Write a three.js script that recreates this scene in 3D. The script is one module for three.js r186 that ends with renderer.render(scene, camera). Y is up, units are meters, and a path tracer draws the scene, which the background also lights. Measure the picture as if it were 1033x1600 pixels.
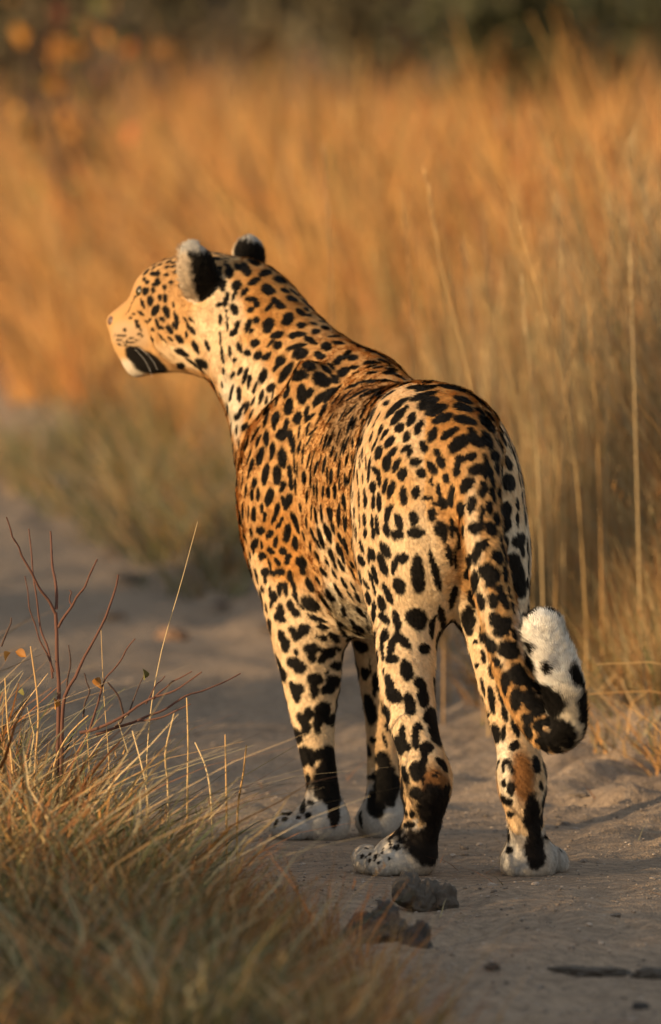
import * as THREE from 'three';
import { mergeGeometries, mergeVertices } from 'three/addons/utils/BufferGeometryUtils.js';
import { createNoise3D, createNoise2D } from 'simplex-noise';

// ---------------------------------------------------------------- camera, sky, sun, exposure
const CELL = 0.0032, FUR = 460000;
const W = 1033, H = 1600, FL = 17250, EYE = new THREE.Vector3(0, 1.3, 15), PITCH = Math.atan(925 / FL);
const scene = new THREE.Scene();
const camera = new THREE.PerspectiveCamera(2 * Math.atan(H / 2 / FL) * 180 / Math.PI, W / H, 0.5, 400);
camera.position.copy(EYE);
camera.rotation.x = -PITCH;
camera.focus = 15.03;
camera.userData.fStop = 6.2;
camera.updateMatrixWorld();

const renderer = new THREE.WebGLRenderer({ antialias: true });
renderer.toneMapping = THREE.LinearToneMapping;
renderer.toneMappingExposure = 1.3;
renderer.shadowMap.enabled = true;
renderer.shadowMap.type = THREE.PCFSoftShadowMap;

const SUN_AZ = 60 * Math.PI / 180, SUN_EL = 10.5 * Math.PI / 180;          // to the left of and behind the camera, low
const sunDir = new THREE.Vector3(-Math.sin(SUN_AZ) * Math.cos(SUN_EL), Math.sin(SUN_EL), Math.cos(SUN_AZ) * Math.cos(SUN_EL));
const sun = new THREE.DirectionalLight(new THREE.Color().setRGB(1.0, 0.69, 0.38), 5);
sun.target.position.set(0, 0.3, -4);
sun.position.copy(sunDir).multiplyScalar(40).add(sun.target.position);
sun.castShadow = true; sun.shadow.mapSize.set(4096, 4096); sun.shadow.radius = 1.2;
Object.assign(sun.shadow.camera, { left: -30, right: 30, top: 30, bottom: -30, near: 1, far: 110 });
scene.add(sun, sun.target);
{ // evening sky: blue above, pale and warm low down round the sun
  const w = 256, h = 128, data = new Float32Array(w * h * 4), d = new THREE.Vector3();
  for (let y = 0; y < h; y++) for (let x = 0; x < w; x++) {
    const v = (y + 0.5) / h, u = (x + 0.5) / w, el = (v - 0.5) * Math.PI, az = (u - 0.5) * 2 * Math.PI;
    d.set(Math.cos(el) * Math.cos(az), Math.sin(el), Math.cos(el) * Math.sin(az));
    const t = Math.max(0, d.y), low = Math.exp(-t * 5), s = Math.pow(Math.max(0, d.dot(sunDir)), 6);
    const o = (y * w + x) * 4;
    data[o] = 0.185 + 0.22 * low + 0.9 * s * low; data[o + 1] = 0.205 + 0.16 * low + 0.5 * s * low; data[o + 2] = 0.228 + 0.06 * low + 0.2 * s * low; data[o + 3] = 1;
  }
  const sky = new THREE.DataTexture(data, w, h, THREE.RGBAFormat, THREE.FloatType);
  sky.mapping = THREE.EquirectangularReflectionMapping; sky.magFilter = THREE.LinearFilter; sky.minFilter = THREE.LinearFilter; sky.needsUpdate = true;
  scene.background = sky; scene.environment = sky;
  scene.backgroundIntensity = scene.environmentIntensity = 1.6;
}

// ---------------------------------------------------------------- helpers
function rng(seed) { let a = seed | 0; return () => { a = (a + 0x6d2b79f5) | 0; let t = Math.imul(a ^ (a >>> 15), 1 | a); t = (t + Math.imul(t ^ (t >>> 7), 61 | t)) ^ t; return ((t ^ (t >>> 14)) >>> 0) / 4294967296; }; }
const n3 = createNoise3D(rng(11)), n2 = createNoise2D(rng(12));
const lerp = (a, b, t) => a + (b - a) * t, clamp = (x, a = 0, b = 1) => Math.min(b, Math.max(a, x)), smooth = (a, b, x) => { const t = clamp((x - a) / (b - a)); return t * t * (3 - 2 * t); };
const CP = Math.cos(PITCH), SP = Math.sin(PITCH);
function rayDir(px, py) { const x = (px - W / 2) / FL, y = -(py - H / 2) / FL; return [x, y * CP - SP, -CP - y * SP]; }           // direction of a pixel
function at(px, py, z) { const d = rayDir(px, py), t = (z - EYE.z) / d[2]; return [d[0] * t, EYE.y + d[1] * t, z]; }               // pixel + depth of what it touches
function onGround(px, py, y = 0) { const d = rayDir(px, py), t = (y - EYE.y) / d[1]; return [d[0] * t, y, EYE.z + d[2] * t]; }
const used = new Map();
function numbered(n) { const k = used.get(n) ?? 0; used.set(n, k + 1); return k ? `${n}_${String(k).padStart(3, '0')}` : n; }
function shade(o) { o.castShadow = o.receiveShadow = true; return o; }
function tag(o, label, category, group) { o.userData.label = label; o.userData.category = category; if (group) o.userData.group = group; return o; }
function thing(name, pos, label, category, group) { const g = new THREE.Group(); g.name = numbered(name); g.position.set(...pos); scene.add(g); return tag(g, label, category, group); }
function part(name, geo, mat, parent) { const m = shade(new THREE.Mesh(geo, mat)); m.name = name; parent.add(m); return m; }
function structure(name, geo, mat) { const m = part(name, geo, mat, scene); m.userData.kind = 'structure'; return m; }
// ---------------------------------------------------------------- ground: sandy wheel track between grassy verges
const curve = (pts) => (z) => { if (z >= pts[0][0]) return pts[0][1] + (z - pts[0][0]) * (pts[1][1] - pts[0][1]) / (pts[1][0] - pts[0][0]); for (let i = 0; i + 1 < pts.length; i++) if (z >= pts[i + 1][0]) return lerp(pts[i][1], pts[i + 1][1], (z - pts[i][0]) / (pts[i + 1][0] - pts[i][0])); const n = pts.length - 1; return pts[n][1] + (z - pts[n][0]) * (pts[n - 1][1] - pts[n][1]) / (pts[n - 1][0] - pts[n][0]); };
const rightEdge = curve([[2, 1.15], [0, 0.86], [-2.05, 0.52], [-6.9, -0.10], [-9.2, -0.33], [-13.9, -0.82], [-30, -2.55]]);
const leftEdge = curve([[6, 0.58], [2.2, 0.09], [1.3, -0.03], [0.5, -0.125], [-0.5, -0.35], [-2, -0.68], [-6.9, -1.35], [-13.9, -2.2], [-30, -4.2]]);
function groundY(x, z) {
  const wob = n2(x * 1.3 + 7, z * 0.9) * 0.07 + n2(x * 5, z * 4) * 0.025, l = leftEdge(z) + wob - x, r = x - rightEdge(z) + wob;
  const far = smooth(30, 60, Math.hypot(x, z));
  let y = smooth(-0.02, 0.35, l) * 0.075 + smooth(-0.36, 0.3, r) * 0.12;
  const feet = smooth(0.12, 0.34, Math.min(Math.hypot(x - 0.13, z + 0.02), Math.hypot(x - 0.26, z), Math.hypot(x, z + 0.6), Math.hypot(x - 0.07, z + 0.65)));
  y += feet * (n2(x * 3.1, z * 1.7) * 0.012 + n2(x * 9, z * 6 + 3) * 0.006 + n2(x * 23, z * 19) * 0.0028 + n2(x * 60, z * 55) * 0.0012);
  y += smooth(-0.45, -0.2, r) * (n2(x * 5 + z * 1.5, z * 3 - x * 2) * 0.022 + Math.abs(n2(x * 9, z * 6)) * 0.014);
  y += smooth(0, 0.4, Math.max(l, r)) * (n2(x * 2, z * 2) * 0.03);
  return y * (1 - far * 0.5);
}
function grains(w, f) { const d = new Uint8Array(w * w * 4); for (let y = 0; y < w; y++) for (let x = 0; x < w; x++) { const v = f(x / w, y / w), o = (y * w + x) * 4; d[o] = clamp(v[0]) * 255; d[o + 1] = clamp(v[1]) * 255; d[o + 2] = clamp(v[2]) * 255; d[o + 3] = 255; } const t = new THREE.DataTexture(d, w, w); t.wrapS = t.wrapT = THREE.RepeatWrapping; t.magFilter = THREE.LinearFilter; t.minFilter = THREE.LinearMipmapLinearFilter; t.generateMipmaps = true; t.needsUpdate = true; return t; }
const tor = (u, v, f, k = 0) => { const a = u * 2 * Math.PI, b = v * 2 * Math.PI; return n3(Math.cos(a) * f + k, Math.sin(a) * f + Math.cos(b) * f, Math.sin(b) * f + k * 2); };
const gr = rng(31), speck = new Float32Array(1024 * 1024).map(() => gr());
const sandBump = grains(1024, (u, v) => { const i = Math.floor(u * 1024) + 1024 * Math.floor(v * 1024), g = 0.5 + 0.22 * tor(u, v, 6) + 0.16 * tor(u, v, 17, 3) + 0.12 * tor(u, v, 40, 5) + (speck[i] - 0.5) * 0.22 + (speck[i] > 0.993 ? 0.3 : 0); return [g, g, g]; });
const sandTone = grains(1024, (u, v) => { const i = Math.floor(u * 1024) + 1024 * Math.floor(v * 1024), g = 0.80 + 0.10 * tor(u, v, 4, 1) + 0.06 * tor(u, v, 15, 2) + (speck[i] - 0.5) * 0.20 + (speck[i] > 0.994 ? 0.2 : speck[i] < 0.006 ? -0.3 : 0); return [g, g * 0.985, g * 0.97]; });
sandTone.colorSpace = THREE.SRGBColorSpace;
{
  const axis = (stops) => { const o = [stops[0][0]]; for (let i = 0; i + 1 < stops.length; i++) { const [a, s] = stops[i], b = stops[i + 1][0], s2 = stops[i + 1][1]; let x = a; while (x < b - 1e-6) { x += Math.max(0.004, lerp(s, s2, (x - a) / (b - a))); o.push(Math.min(x, b)); } } return o; };
  const xs = axis([[-160, 12], [-20, 3], [-4, 0.3], [-1.1, 0.022], [1.2, 0.022], [4, 0.3], [20, 3], [160, 12]]), zs = axis([[-320, 16], [-60, 5], [-14, 0.4], [-5, 0.06], [-2, 0.022], [2.4, 0.022], [6, 0.3], [40, 6]]);
  const pos = [], uv = [], col = [], nx = xs.length, inTrack = [], verge = [];
  for (const z of zs) for (const x of xs) {
    pos.push(x, groundY(x, z), z); uv.push(x / 0.62, z / 0.62);
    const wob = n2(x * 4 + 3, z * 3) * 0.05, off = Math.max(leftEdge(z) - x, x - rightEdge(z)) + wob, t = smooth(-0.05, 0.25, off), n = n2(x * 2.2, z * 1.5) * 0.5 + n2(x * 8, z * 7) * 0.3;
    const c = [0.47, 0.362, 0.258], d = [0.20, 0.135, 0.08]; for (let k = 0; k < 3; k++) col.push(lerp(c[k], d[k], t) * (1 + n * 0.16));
  }
  for (let j = 0; j + 1 < zs.length; j++) for (let i = 0; i + 1 < nx; i++) {
    const a = j * nx + i, x = (xs[i] + xs[i + 1]) / 2, z = (zs[j] + zs[j + 1]) / 2, on = z > -30 && z < 6 && x > leftEdge(z) && x < rightEdge(z);
    (on ? inTrack : verge).push(a, a + nx, a + 1, a + 1, a + nx, a + nx + 1);
  }
  const full = new THREE.BufferGeometry(); full.setAttribute('position', new THREE.Float32BufferAttribute(pos, 3)); full.setAttribute('uv', new THREE.Float32BufferAttribute(uv, 2)); full.setAttribute('color', new THREE.Float32BufferAttribute(col, 3));
  full.setIndex([...inTrack, ...verge]); full.computeVertexNormals();
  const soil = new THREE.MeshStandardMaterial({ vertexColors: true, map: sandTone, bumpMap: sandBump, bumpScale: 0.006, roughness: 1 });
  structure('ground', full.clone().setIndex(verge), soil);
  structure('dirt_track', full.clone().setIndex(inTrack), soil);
}
function blob(seed, [sx, sy, sz], rough, detail = 5, flat = 0.5) { // a weathered stone or clod sitting on the ground
  const g = new THREE.IcosahedronGeometry(1, detail * 2), p = g.attributes.position, v = new THREE.Vector3();
  for (let i = 0; i < p.count; i++) { v.fromBufferAttribute(p, i); const d = 1 + rough * (n3(v.x * 1.2 + seed, v.y * 1.2, v.z * 1.2) * 0.8 + n3(v.x * 3 + seed, v.y * 3, v.z * 3) * 0.4 + Math.abs(n3(v.x * 7, v.y * 7 + seed, v.z * 7)) * 0.25 + n3(v.x * 17, v.y * 17 + seed, v.z * 17) * 0.07 + n3(v.x * 38, v.y * 38 + seed, v.z * 38) * 0.04); v.multiplyScalar(d); if (v.y < 0) v.y *= flat; p.setXYZ(i, v.x * sx, v.y * sy, v.z * sz); }
  g.deleteAttribute('uv'); g.deleteAttribute('normal'); const w = mergeVertices(g, 1e-5); w.computeVertexNormals(); return w;
}
const rockMat = (r, g, b) => new THREE.MeshStandardMaterial({ color: new THREE.Color().setRGB(r, g, b), roughness: 0.95 });
const stoneA = rockMat(0.09, 0.076, 0.062), stoneB = rockMat(0.06, 0.054, 0.05), clodSunlit = rockMat(0.30, 0.19, 0.12), clodD = rockMat(0.17, 0.14, 0.115);
const put = (px, py) => { const g = onGround(px, py); g[1] = groundY(g[0], g[2]); return onGround(px, py, g[1]); };
function stone(name, px, py, size, seed, mat, label, category, group, rough = 0.35, lumps) {
  const p = put(px, py), o = thing(name, p, label, category, group), gs = [blob(seed, size, rough).translate(0, size[1] * 0.3, 0)];
  for (const [dx, dy, dz, s] of lumps ?? []) gs.push(blob(seed + dx * 90, size.map((c) => c * s), rough).translate(dx, size[1] * 0.3 + dy, dz));
  part('stone', mergeGeometries(gs), mat, o); return o;
}
stone('rock', 668, 1420, [0.021, 0.030, 0.024], 3.1, stoneA, 'lumpy grey brown rock on the track behind the left hind paw', 'rock', null, 0.2, [[-0.026, 0.008, 0, 1.0], [0.022, -0.001, 0.004, 0.86], [-0.004, -0.004, 0.006, 0.9]]);
stone('rock', 604, 1468, [0.024, 0.030, 0.022], 8.4, stoneB, 'dark broken rock half hidden in grass at the track edge', 'rock', null, 0.26, [[-0.030, -0.002, 0.01, 0.9], [0.0, 0.022, -0.01, 0.6]]);
stone('rock', 652, 1488, [0.018, 0.030, 0.017], 5.2, stoneB, 'small upright dark rock beside the broken rock in the grass', 'rock', null, 0.26);
stone('stone', 770, 1517, [0.009, 0.008, 0.009], 1.7, stoneA, 'small round stone lying alone on the dirt track', 'stone', null, 0.3);
stone('stone', 935, 1524, [0.040, 0.008, 0.016], 6.6, stoneA, 'long flat grey stone sunk in the dirt track', 'stone', null, 0.3, [[-0.035, 0.003, -0.02, 0.6]]);
stone('stone', 1018, 1528, [0.022, 0.010, 0.016], 9.1, stoneA, 'rounded low grey stone beside the long flat stone', 'stone', null, 0.3);
stone('stone', 1000, 1576, [0.010, 0.006, 0.010], 2.9, stoneB, 'little dark stone in front of the rounded low stone', 'stone', null, 0.3);
stone('earth_clod', 270, 1000, [0.026, 0.016, 0.02], 12.1, clodSunlit, 'clod of earth painted sunlit orange on the track beyond the bare twigs', 'clod', null, 0.35);  // sunlight on this clod is painted in as its orange colour
for (const [px, py, s, k] of [[330, 928, 0.026, 1], [205, 908, 0.03, 2], [178, 966, 0.022, 3], [345, 945, 0.016, 4], [420, 985, 0.018, 5], [110, 760, 0.04, 6], [880, 1290, 0.010, 7], [690, 1140, 0.012, 8], [905, 1245, 0.014, 9]])
  stone('earth_clod', px, py, [s, s * 0.4, s * 0.7], 20 + k * 3.3, clodD, 'small grey brown clod of earth lying on the dirt track', 'clod', 'clods of earth on the track', 0.4);
{ // loose grit
  const r = rng(91), n = 22000, g = new THREE.IcosahedronGeometry(1, 1), p = g.attributes.position; for (let i = 0; i < p.count; i++) { const d = 1 + 0.3 * n3(p.getX(i) * 1.5, p.getY(i) * 1.5, p.getZ(i) * 1.5); p.setXYZ(i, p.getX(i) * d, p.getY(i) * d * 0.6, p.getZ(i) * d); } g.computeVertexNormals();
  const grit = shade(new THREE.InstancedMesh(g, new THREE.MeshStandardMaterial({ roughness: 1 }), n)); grit.name = 'gravel'; grit.userData.kind = 'stuff'; scene.add(grit);
  const m = new THREE.Matrix4(), q = new THREE.Quaternion(), c = new THREE.Color();
  for (let i = 0; i < n; i++) { const z = 2.3 - Math.pow(r(), 1.3) * 6.5, x = lerp(leftEdge(z) - 0.1, rightEdge(z) + 0.1, r()), s = 0.0008 + 0.0020 * Math.pow(r(), 4) + (r() > 0.985 ? 0.0045 * r() : 0); q.setFromEuler(new THREE.Euler(0, r() * 6.3, 0)); m.compose(new THREE.Vector3(x, groundY(x, z) + s * 0.2, z), q, new THREE.Vector3(s, s, s)); grit.setMatrixAt(i, m); const t = 0.12 + r() * 0.28; grit.setColorAt(i, c.setRGB(t * 1.1, t * 0.92, t * 0.76)); }
}
// ---------------------------------------------------------------- grass
function blade(pts, w, twist) { // a narrow strip along points
  const pos = [], idx = []; pts.forEach((p, i) => { const t = i / (pts.length - 1), s = w * (1 - t * 0.86), a = twist; pos.push(p[0] - Math.cos(a) * s, p[1], p[2] - Math.sin(a) * s, p[0] + Math.cos(a) * s, p[1], p[2] + Math.sin(a) * s); if (i) { const b = i * 2 - 2; idx.push(b, b + 1, b + 2, b + 1, b + 3, b + 2); } });
  const g = new THREE.BufferGeometry(); g.setAttribute('position', new THREE.Float32BufferAttribute(pos, 3)); g.setIndex(idx); g.computeVertexNormals(); return g;
}
function tuft(seed, n, { spread = 0.06, lean = 0.35, w = 0.003, curl = 0.5, low = 0.35, heads = 0, seg = 4, kink = 0.012 }) { // height 1
  const r = rng(seed), out = [];
  for (let i = 0; i < n; i++) {
    const a = r() * 6.283, b = a + (r() - 0.5) * 1.5, h = lerp(low, 1, Math.pow(r(), 0.8)), R = spread * Math.sqrt(r()), L = lean * (0.2 + r()), C = curl * r() * r(), pts = [];
    for (let s = 0; s <= seg; s++) { const t = s / seg, o = L * t * 0.6 + (L + C) * t * t * 0.6; pts.push([Math.cos(a) * R + Math.cos(b) * o * h + (r() - 0.5) * kink, h * (t - C * t * t * 0.55), Math.sin(a) * R + Math.sin(b) * o * h + (r() - 0.5) * kink]); }
    out.push(blade(pts, w * (0.6 + r() * 0.8), r() * 3.14));
    if (i < heads) { const e = pts[seg], d = pts[seg - 1]; for (let k = 0; k < 7; k++) { const t = 1 - k * 0.1, p = [lerp(d[0], e[0], t), lerp(d[1], e[1], t), lerp(d[2], e[2], t)], q = r() * 6.28; out.push(blade([p, [p[0] + Math.cos(q) * 0.012, p[1] + 0.018, p[2] + Math.sin(q) * 0.012], [p[0] + Math.cos(q) * 0.016, p[1] + 0.045, p[2] + Math.sin(q) * 0.016]], w * 0.8, r() * 3)); } }
  }
  const g = mergeGeometries(out), starts = []; let k = 0; for (const b of out) { starts.push(k); k += b.attributes.position.count; } g.userData.starts = starts; return g;
}
const straw = [[0.40, 0.225, 0.070], [0.45, 0.27, 0.10], [0.34, 0.175, 0.048], [0.28, 0.145, 0.042], [0.46, 0.31, 0.145]], rust = [[0.32, 0.12, 0.032], [0.38, 0.155, 0.042], [0.25, 0.11, 0.035]], green = [[0.085, 0.105, 0.03], [0.12, 0.13, 0.04], [0.16, 0.15, 0.055], [0.06, 0.08, 0.025]], grey = [[0.24, 0.195, 0.12], [0.18, 0.15, 0.09]], pale = [[0.44, 0.33, 0.17], [0.38, 0.29, 0.14], [0.32, 0.26, 0.13], [0.27, 0.23, 0.12]];
const grassMat = new THREE.MeshStandardMaterial({ vertexColors: true, roughness: 0.75, side: THREE.DoubleSide });
const toned = (c, b) => [c[0] * b, c[1] * b, c[2] * b];  // scales a colour by the random tone of a blade
function field(name, geos, seed, count, where, height, palette) { // every blade real, the field one object
  const r = rng(seed), list = [];
  for (let i = 0; i < count; i++) { const p = where(r); if (p) list.push([p, Math.floor(r() * geos.length), height(r, p), r() * 6.283]); }
  let nv = 0, ni = 0; for (const l of list) { nv += geos[l[1]].attributes.position.count; ni += geos[l[1]].index.count; }
  const pos = new Float32Array(nv * 3), nor = new Float32Array(nv * 3), col = new Float32Array(nv * 3), idx = new Uint32Array(ni), m = new THREE.Matrix4(), q = new THREE.Quaternion(), e = new THREE.Euler(), v = new THREE.Vector3(), n = new THREE.Vector3();
  let V = 0, I = 0;
  for (const [p, k, h, a] of list) {
    const g = geos[k], gp = g.attributes.position, gn = g.attributes.normal, gi = g.index.array, starts = g.userData.starts;
    q.setFromEuler(e.set((r() - 0.5) * 0.25, a, (r() - 0.5) * 0.25)); m.compose(v.set(p[0], groundY(p[0], p[1]) - 0.01, p[1]), q, n.set(h, h, h));
    const main = palette(r, p), tone = 0.8 + r() * 0.45; let c = main, s = -1;
    for (let i = 0; i < gp.count; i++) {
      if (i === starts[s + 1]) { s++; c = toned(r() < 0.7 ? main : palette(r, p), tone * (0.6 + r() * 0.8)); }
      v.fromBufferAttribute(gp, i).applyMatrix4(m); n.fromBufferAttribute(gn, i).applyQuaternion(q); const o = (V + i) * 3;
      pos[o] = v.x; pos[o + 1] = v.y; pos[o + 2] = v.z; nor[o] = n.x; nor[o + 1] = n.y; nor[o + 2] = n.z; col[o] = c[0]; col[o + 1] = c[1]; col[o + 2] = c[2];
    }
    for (let i = 0; i < gi.length; i++) idx[I + i] = gi[i] + V;
    V += gp.count; I += gi.length;
  }
  const g = new THREE.BufferGeometry(); g.setAttribute('position', new THREE.BufferAttribute(pos, 3)); g.setAttribute('normal', new THREE.BufferAttribute(nor, 3)); g.setAttribute('color', new THREE.BufferAttribute(col, 3)); g.setIndex(new THREE.BufferAttribute(idx, 1));
  const o = part(numbered(name), g, grassMat, scene); o.userData.kind = 'stuff'; triangles += ni / 3;
}
let triangles = 0;
const pick = (r, l) => l[Math.floor(r() * l.length)];
// the near verge: short, matted, dry with green at the foot
const matted = [1, 2, 3, 4, 5].map((s) => tuft(100 + s, 17, { spread: 0.30, lean: 1.0, w: 0.014, curl: 1.5, low: 0.3, seg: 4, kink: 0.10 }));
const fine = [1, 2, 3].map((s) => tuft(140 + s, 13, { spread: 0.2, lean: 0.6, w: 0.0085, curl: 1.0, low: 0.35, heads: 1, seg: 5, kink: 0.06 }));
const vergeSpot = (r) => { const z = lerp(-2.4, 3.2, r()), e = leftEdge(z) - 0.02 + n2(z * 3, 5) * 0.07 + n2(z * 9, 2) * 0.03, x = e - Math.pow(r(), 1.5) * 1.2; return [x, z]; };
const gap = (x, z) => { const s = 0.5 * x + 0.866 * z; return 1 - 0.72 * smooth(-0.60, -0.70, s) * smooth(-1.30, -1.16, s); };
const vergeH = (k) => (r, [x, z]) => { const d = leftEdge(z) - x; return k * (0.5 + 0.65 * r()) * (0.42 + 0.58 * smooth(0, 0.22, d)) * lerp(1, 0.66, smooth(0.5, 1.7, z)) * lerp(1, 0.7, smooth(0.35, 0.7, d)) * gap(x, z); };
field('verge_grass', matted, 201, 2000, vergeSpot, vergeH(0.21), (r, [, z]) => { const t = r() + 0.3 * smooth(0.5, 1.4, z); return t < 0.34 ? pick(r, pale) : t < 0.58 ? pick(r, straw) : t < 0.72 ? pick(r, rust) : t < 0.82 ? pick(r, grey) : pick(r, green); });
field('verge_grass', fine, 202, 900, vergeSpot, vergeH(0.22), (r, [, z]) => { const t = r() + 0.3 * smooth(0.5, 1.4, z); return t < 0.35 ? pick(r, pale) : t < 0.6 ? pick(r, straw) : t < 0.75 ? pick(r, rust) : pick(r, green); });
field('verge_grass', matted, 203, 1500, vergeSpot, vergeH(0.11), (r) => (r() < 0.6 ? pick(r, green) : pick(r, grey)));
const litter = [1, 2, 3].map((s) => tuft(160 + s, 7, { spread: 0.45, lean: 1.3, w: 0.019, curl: 1.8, low: 0.4, seg: 5, kink: 0.12 }));
field('verge_grass', litter, 204, 1000, vergeSpot, vergeH(0.24), (r) => pick(r, r() < 0.45 ? pale : r() < 0.6 ? straw : r() < 0.6 ? rust : green));
field('verge_grass', fine, 205, 130, (r) => { const z = lerp(0.9, 2.6, r()); return [leftEdge(z) + 0.06 - r() * 0.3, z]; }, (r) => 0.08 + 0.08 * r(), (r) => pick(r, r() < 0.6 ? rust : straw));
// left of the track, farther on
const mid = [1, 2, 3, 4].map((s) => tuft(300 + s, 20, { spread: 0.12, lean: 0.4, w: 0.006, curl: 0.4, low: 0.3, seg: 3 }));
field('roadside_grass', mid, 211, 800, (r) => { const z = -2.2 - r() * 13, x = leftEdge(z) - 0.02 - Math.pow(r(), 1.4) * 2.0; return n2(x * 0.9, z * 0.8) > -0.15 ? [x, z] : null; }, (r, [x, z]) => (0.26 + r() * 0.26) * lerp(1, 0.55, smooth(-7, -11, z)), (r) => pick(r, r() < 0.75 ? straw : grey));
// right of and beyond the track: the long dry grass
const tall = [1, 2, 3, 4, 5, 6].map((s) => tuft(400 + s, 22, { spread: 0.09, lean: 0.26, w: 0.0026, curl: 0.3, low: 0.35, heads: 3, seg: 5 }));
const tallFar = [1, 2, 3, 4].map((s) => tuft(420 + s, 16, { spread: 0.11, lean: 0.3, w: 0.0062, curl: 0.4, low: 0.35, seg: 3 }));
const bushy = [1, 2, 3, 4].map((s) => tuft(440 + s, 26, { spread: 0.16, lean: 0.6, w: 0.0060, curl: 0.9, low: 0.35, seg: 4 }));
const bushyFar = [1, 2, 3, 4].map((s) => tuft(460 + s, 20, { spread: 0.25, lean: 0.8, w: 0.013, curl: 1.3, low: 0.35, seg: 3 }));
const patch = (x, z) => n2(x * 1.1 + 4, z * 0.33) + 0.5 * n2(x * 2.7, z * 0.9);
const beyond = (z0, z1, pow, margin, clump = 0.5) => (r) => { const z = lerp(z0, z1, Math.pow(r(), pow)), half = 0.52 * (15 - z) / 17, e = rightEdge(z), lo = Math.max(e, -half - margin), hi = half + margin; if (hi <= lo) return null; const x = r() < 0.75 ? lerp(Math.max(lo, -half - 0.25), half + 0.25, r()) : lerp(lo, hi, r()); return x < lo || patch(x, z) * clump + 0.62 < r() ? null : [x, z]; };
const lush = [[0.52, 0.31, 0.10], [0.58, 0.37, 0.14], [0.46, 0.25, 0.07], [0.40, 0.20, 0.055]], ember = [[0.44, 0.17, 0.045], [0.50, 0.22, 0.06], [0.34, 0.14, 0.04]];
const mixGrass = (a, b, c) => (r, [x, z]) => { const t = r() + 0.4 * n2(x * 0.8 + 9, z * 0.3); return pick(r, t < a ? lush : t < b ? ember : t < c ? grey : green); };
const back = (z) => lerp(1.05, 0.55, smooth(-12, -30, z));
field('long_grass', tall, 221, 2500, beyond(-2.1, -9, 1.3, 1.2, 0.35), (r, [x, z]) => (0.40 + 0.55 * r()) * (0.3 + 0.7 * smooth(0, z < -5 ? 1.1 : 0.5, x - rightEdge(z))), (r) => { const t = r(); return pick(r, t < 0.38 ? pale : t < 0.74 ? straw : t < 0.86 ? rust : t < 0.94 ? grey : green); });
field('long_grass', bushy, 222, 2000, beyond(-2.1, -12, 1.2, 1.2, 0.35), (r, [x, z]) => (0.18 + 0.26 * r()) * (0.45 + 0.55 * smooth(0, z < -5 ? 1.1 : 0.5, x - rightEdge(z))), (r) => { const t = r(); return pick(r, t < 0.32 ? pale : t < 0.58 ? straw : t < 0.68 ? rust : t < 0.78 ? grey : green); });
field('long_grass', tallFar, 223, 2700, beyond(-9, -26, 1, 2, 0.9), (r, [x, z]) => (0.42 + 0.42 * r() + 0.28 * patch(x, z)) * back(z) * (0.4 + 0.6 * smooth(0, 1.1, x - rightEdge(z))), mixGrass(0.56, 0.9, 0.97));
field('long_grass', bushyFar, 224, 3000, beyond(-11, -38, 1, 2, 1.0), (r, [x, z]) => (0.38 + 0.34 * r() + 0.26 * patch(x, z)) * back(z) * (0.5 + 0.5 * smooth(0, 1.1, x - rightEdge(z))), mixGrass(0.48, 0.92, 0.97));
field('long_grass', tallFar, 225, 1300, beyond(-26, -44, 1, 2.5, 0.6), (r, [x, z]) => 0.20 + 0.5 * Math.pow(r(), 2) + 0.24 * patch(x, z), mixGrass(0.5, 0.95, 1));
field('weeds', matted, 226, 420, (r) => { const z = -5.6 - r() * 5.5, x = rightEdge(z) - 0.02 + (r() - 0.5) * 0.5; return [x, z]; }, (r) => 0.10 + 0.16 * r(), (r) => pick(r, r() < 0.4 ? green : r() < 0.5 ? grey : straw));
field('straw_litter', [tuft(171, 3, { spread: 0.5, lean: 2.2, w: 0.02, curl: 2.6, low: 0.5, seg: 4, kink: 0.05 })], 228, 90, (r) => { const z = 2 - r() * 5; return [lerp(leftEdge(z), rightEdge(z), r()), z]; }, (r) => 0.02 + 0.035 * r(), (r) => pick(r, r() < 0.6 ? pale : rust));
field('track_edge_grass', matted, 227, 330, (r) => { const z = -0.9 - r() * 4, x = rightEdge(z) - 0.16 + r() * 0.5; return n2(x * 4, z * 3) > -0.3 ? [x, z] : null; }, (r) => 0.07 + 0.13 * r(), (r) => pick(r, r() < 0.55 ? straw : r() < 0.5 ? green : grey));
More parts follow.
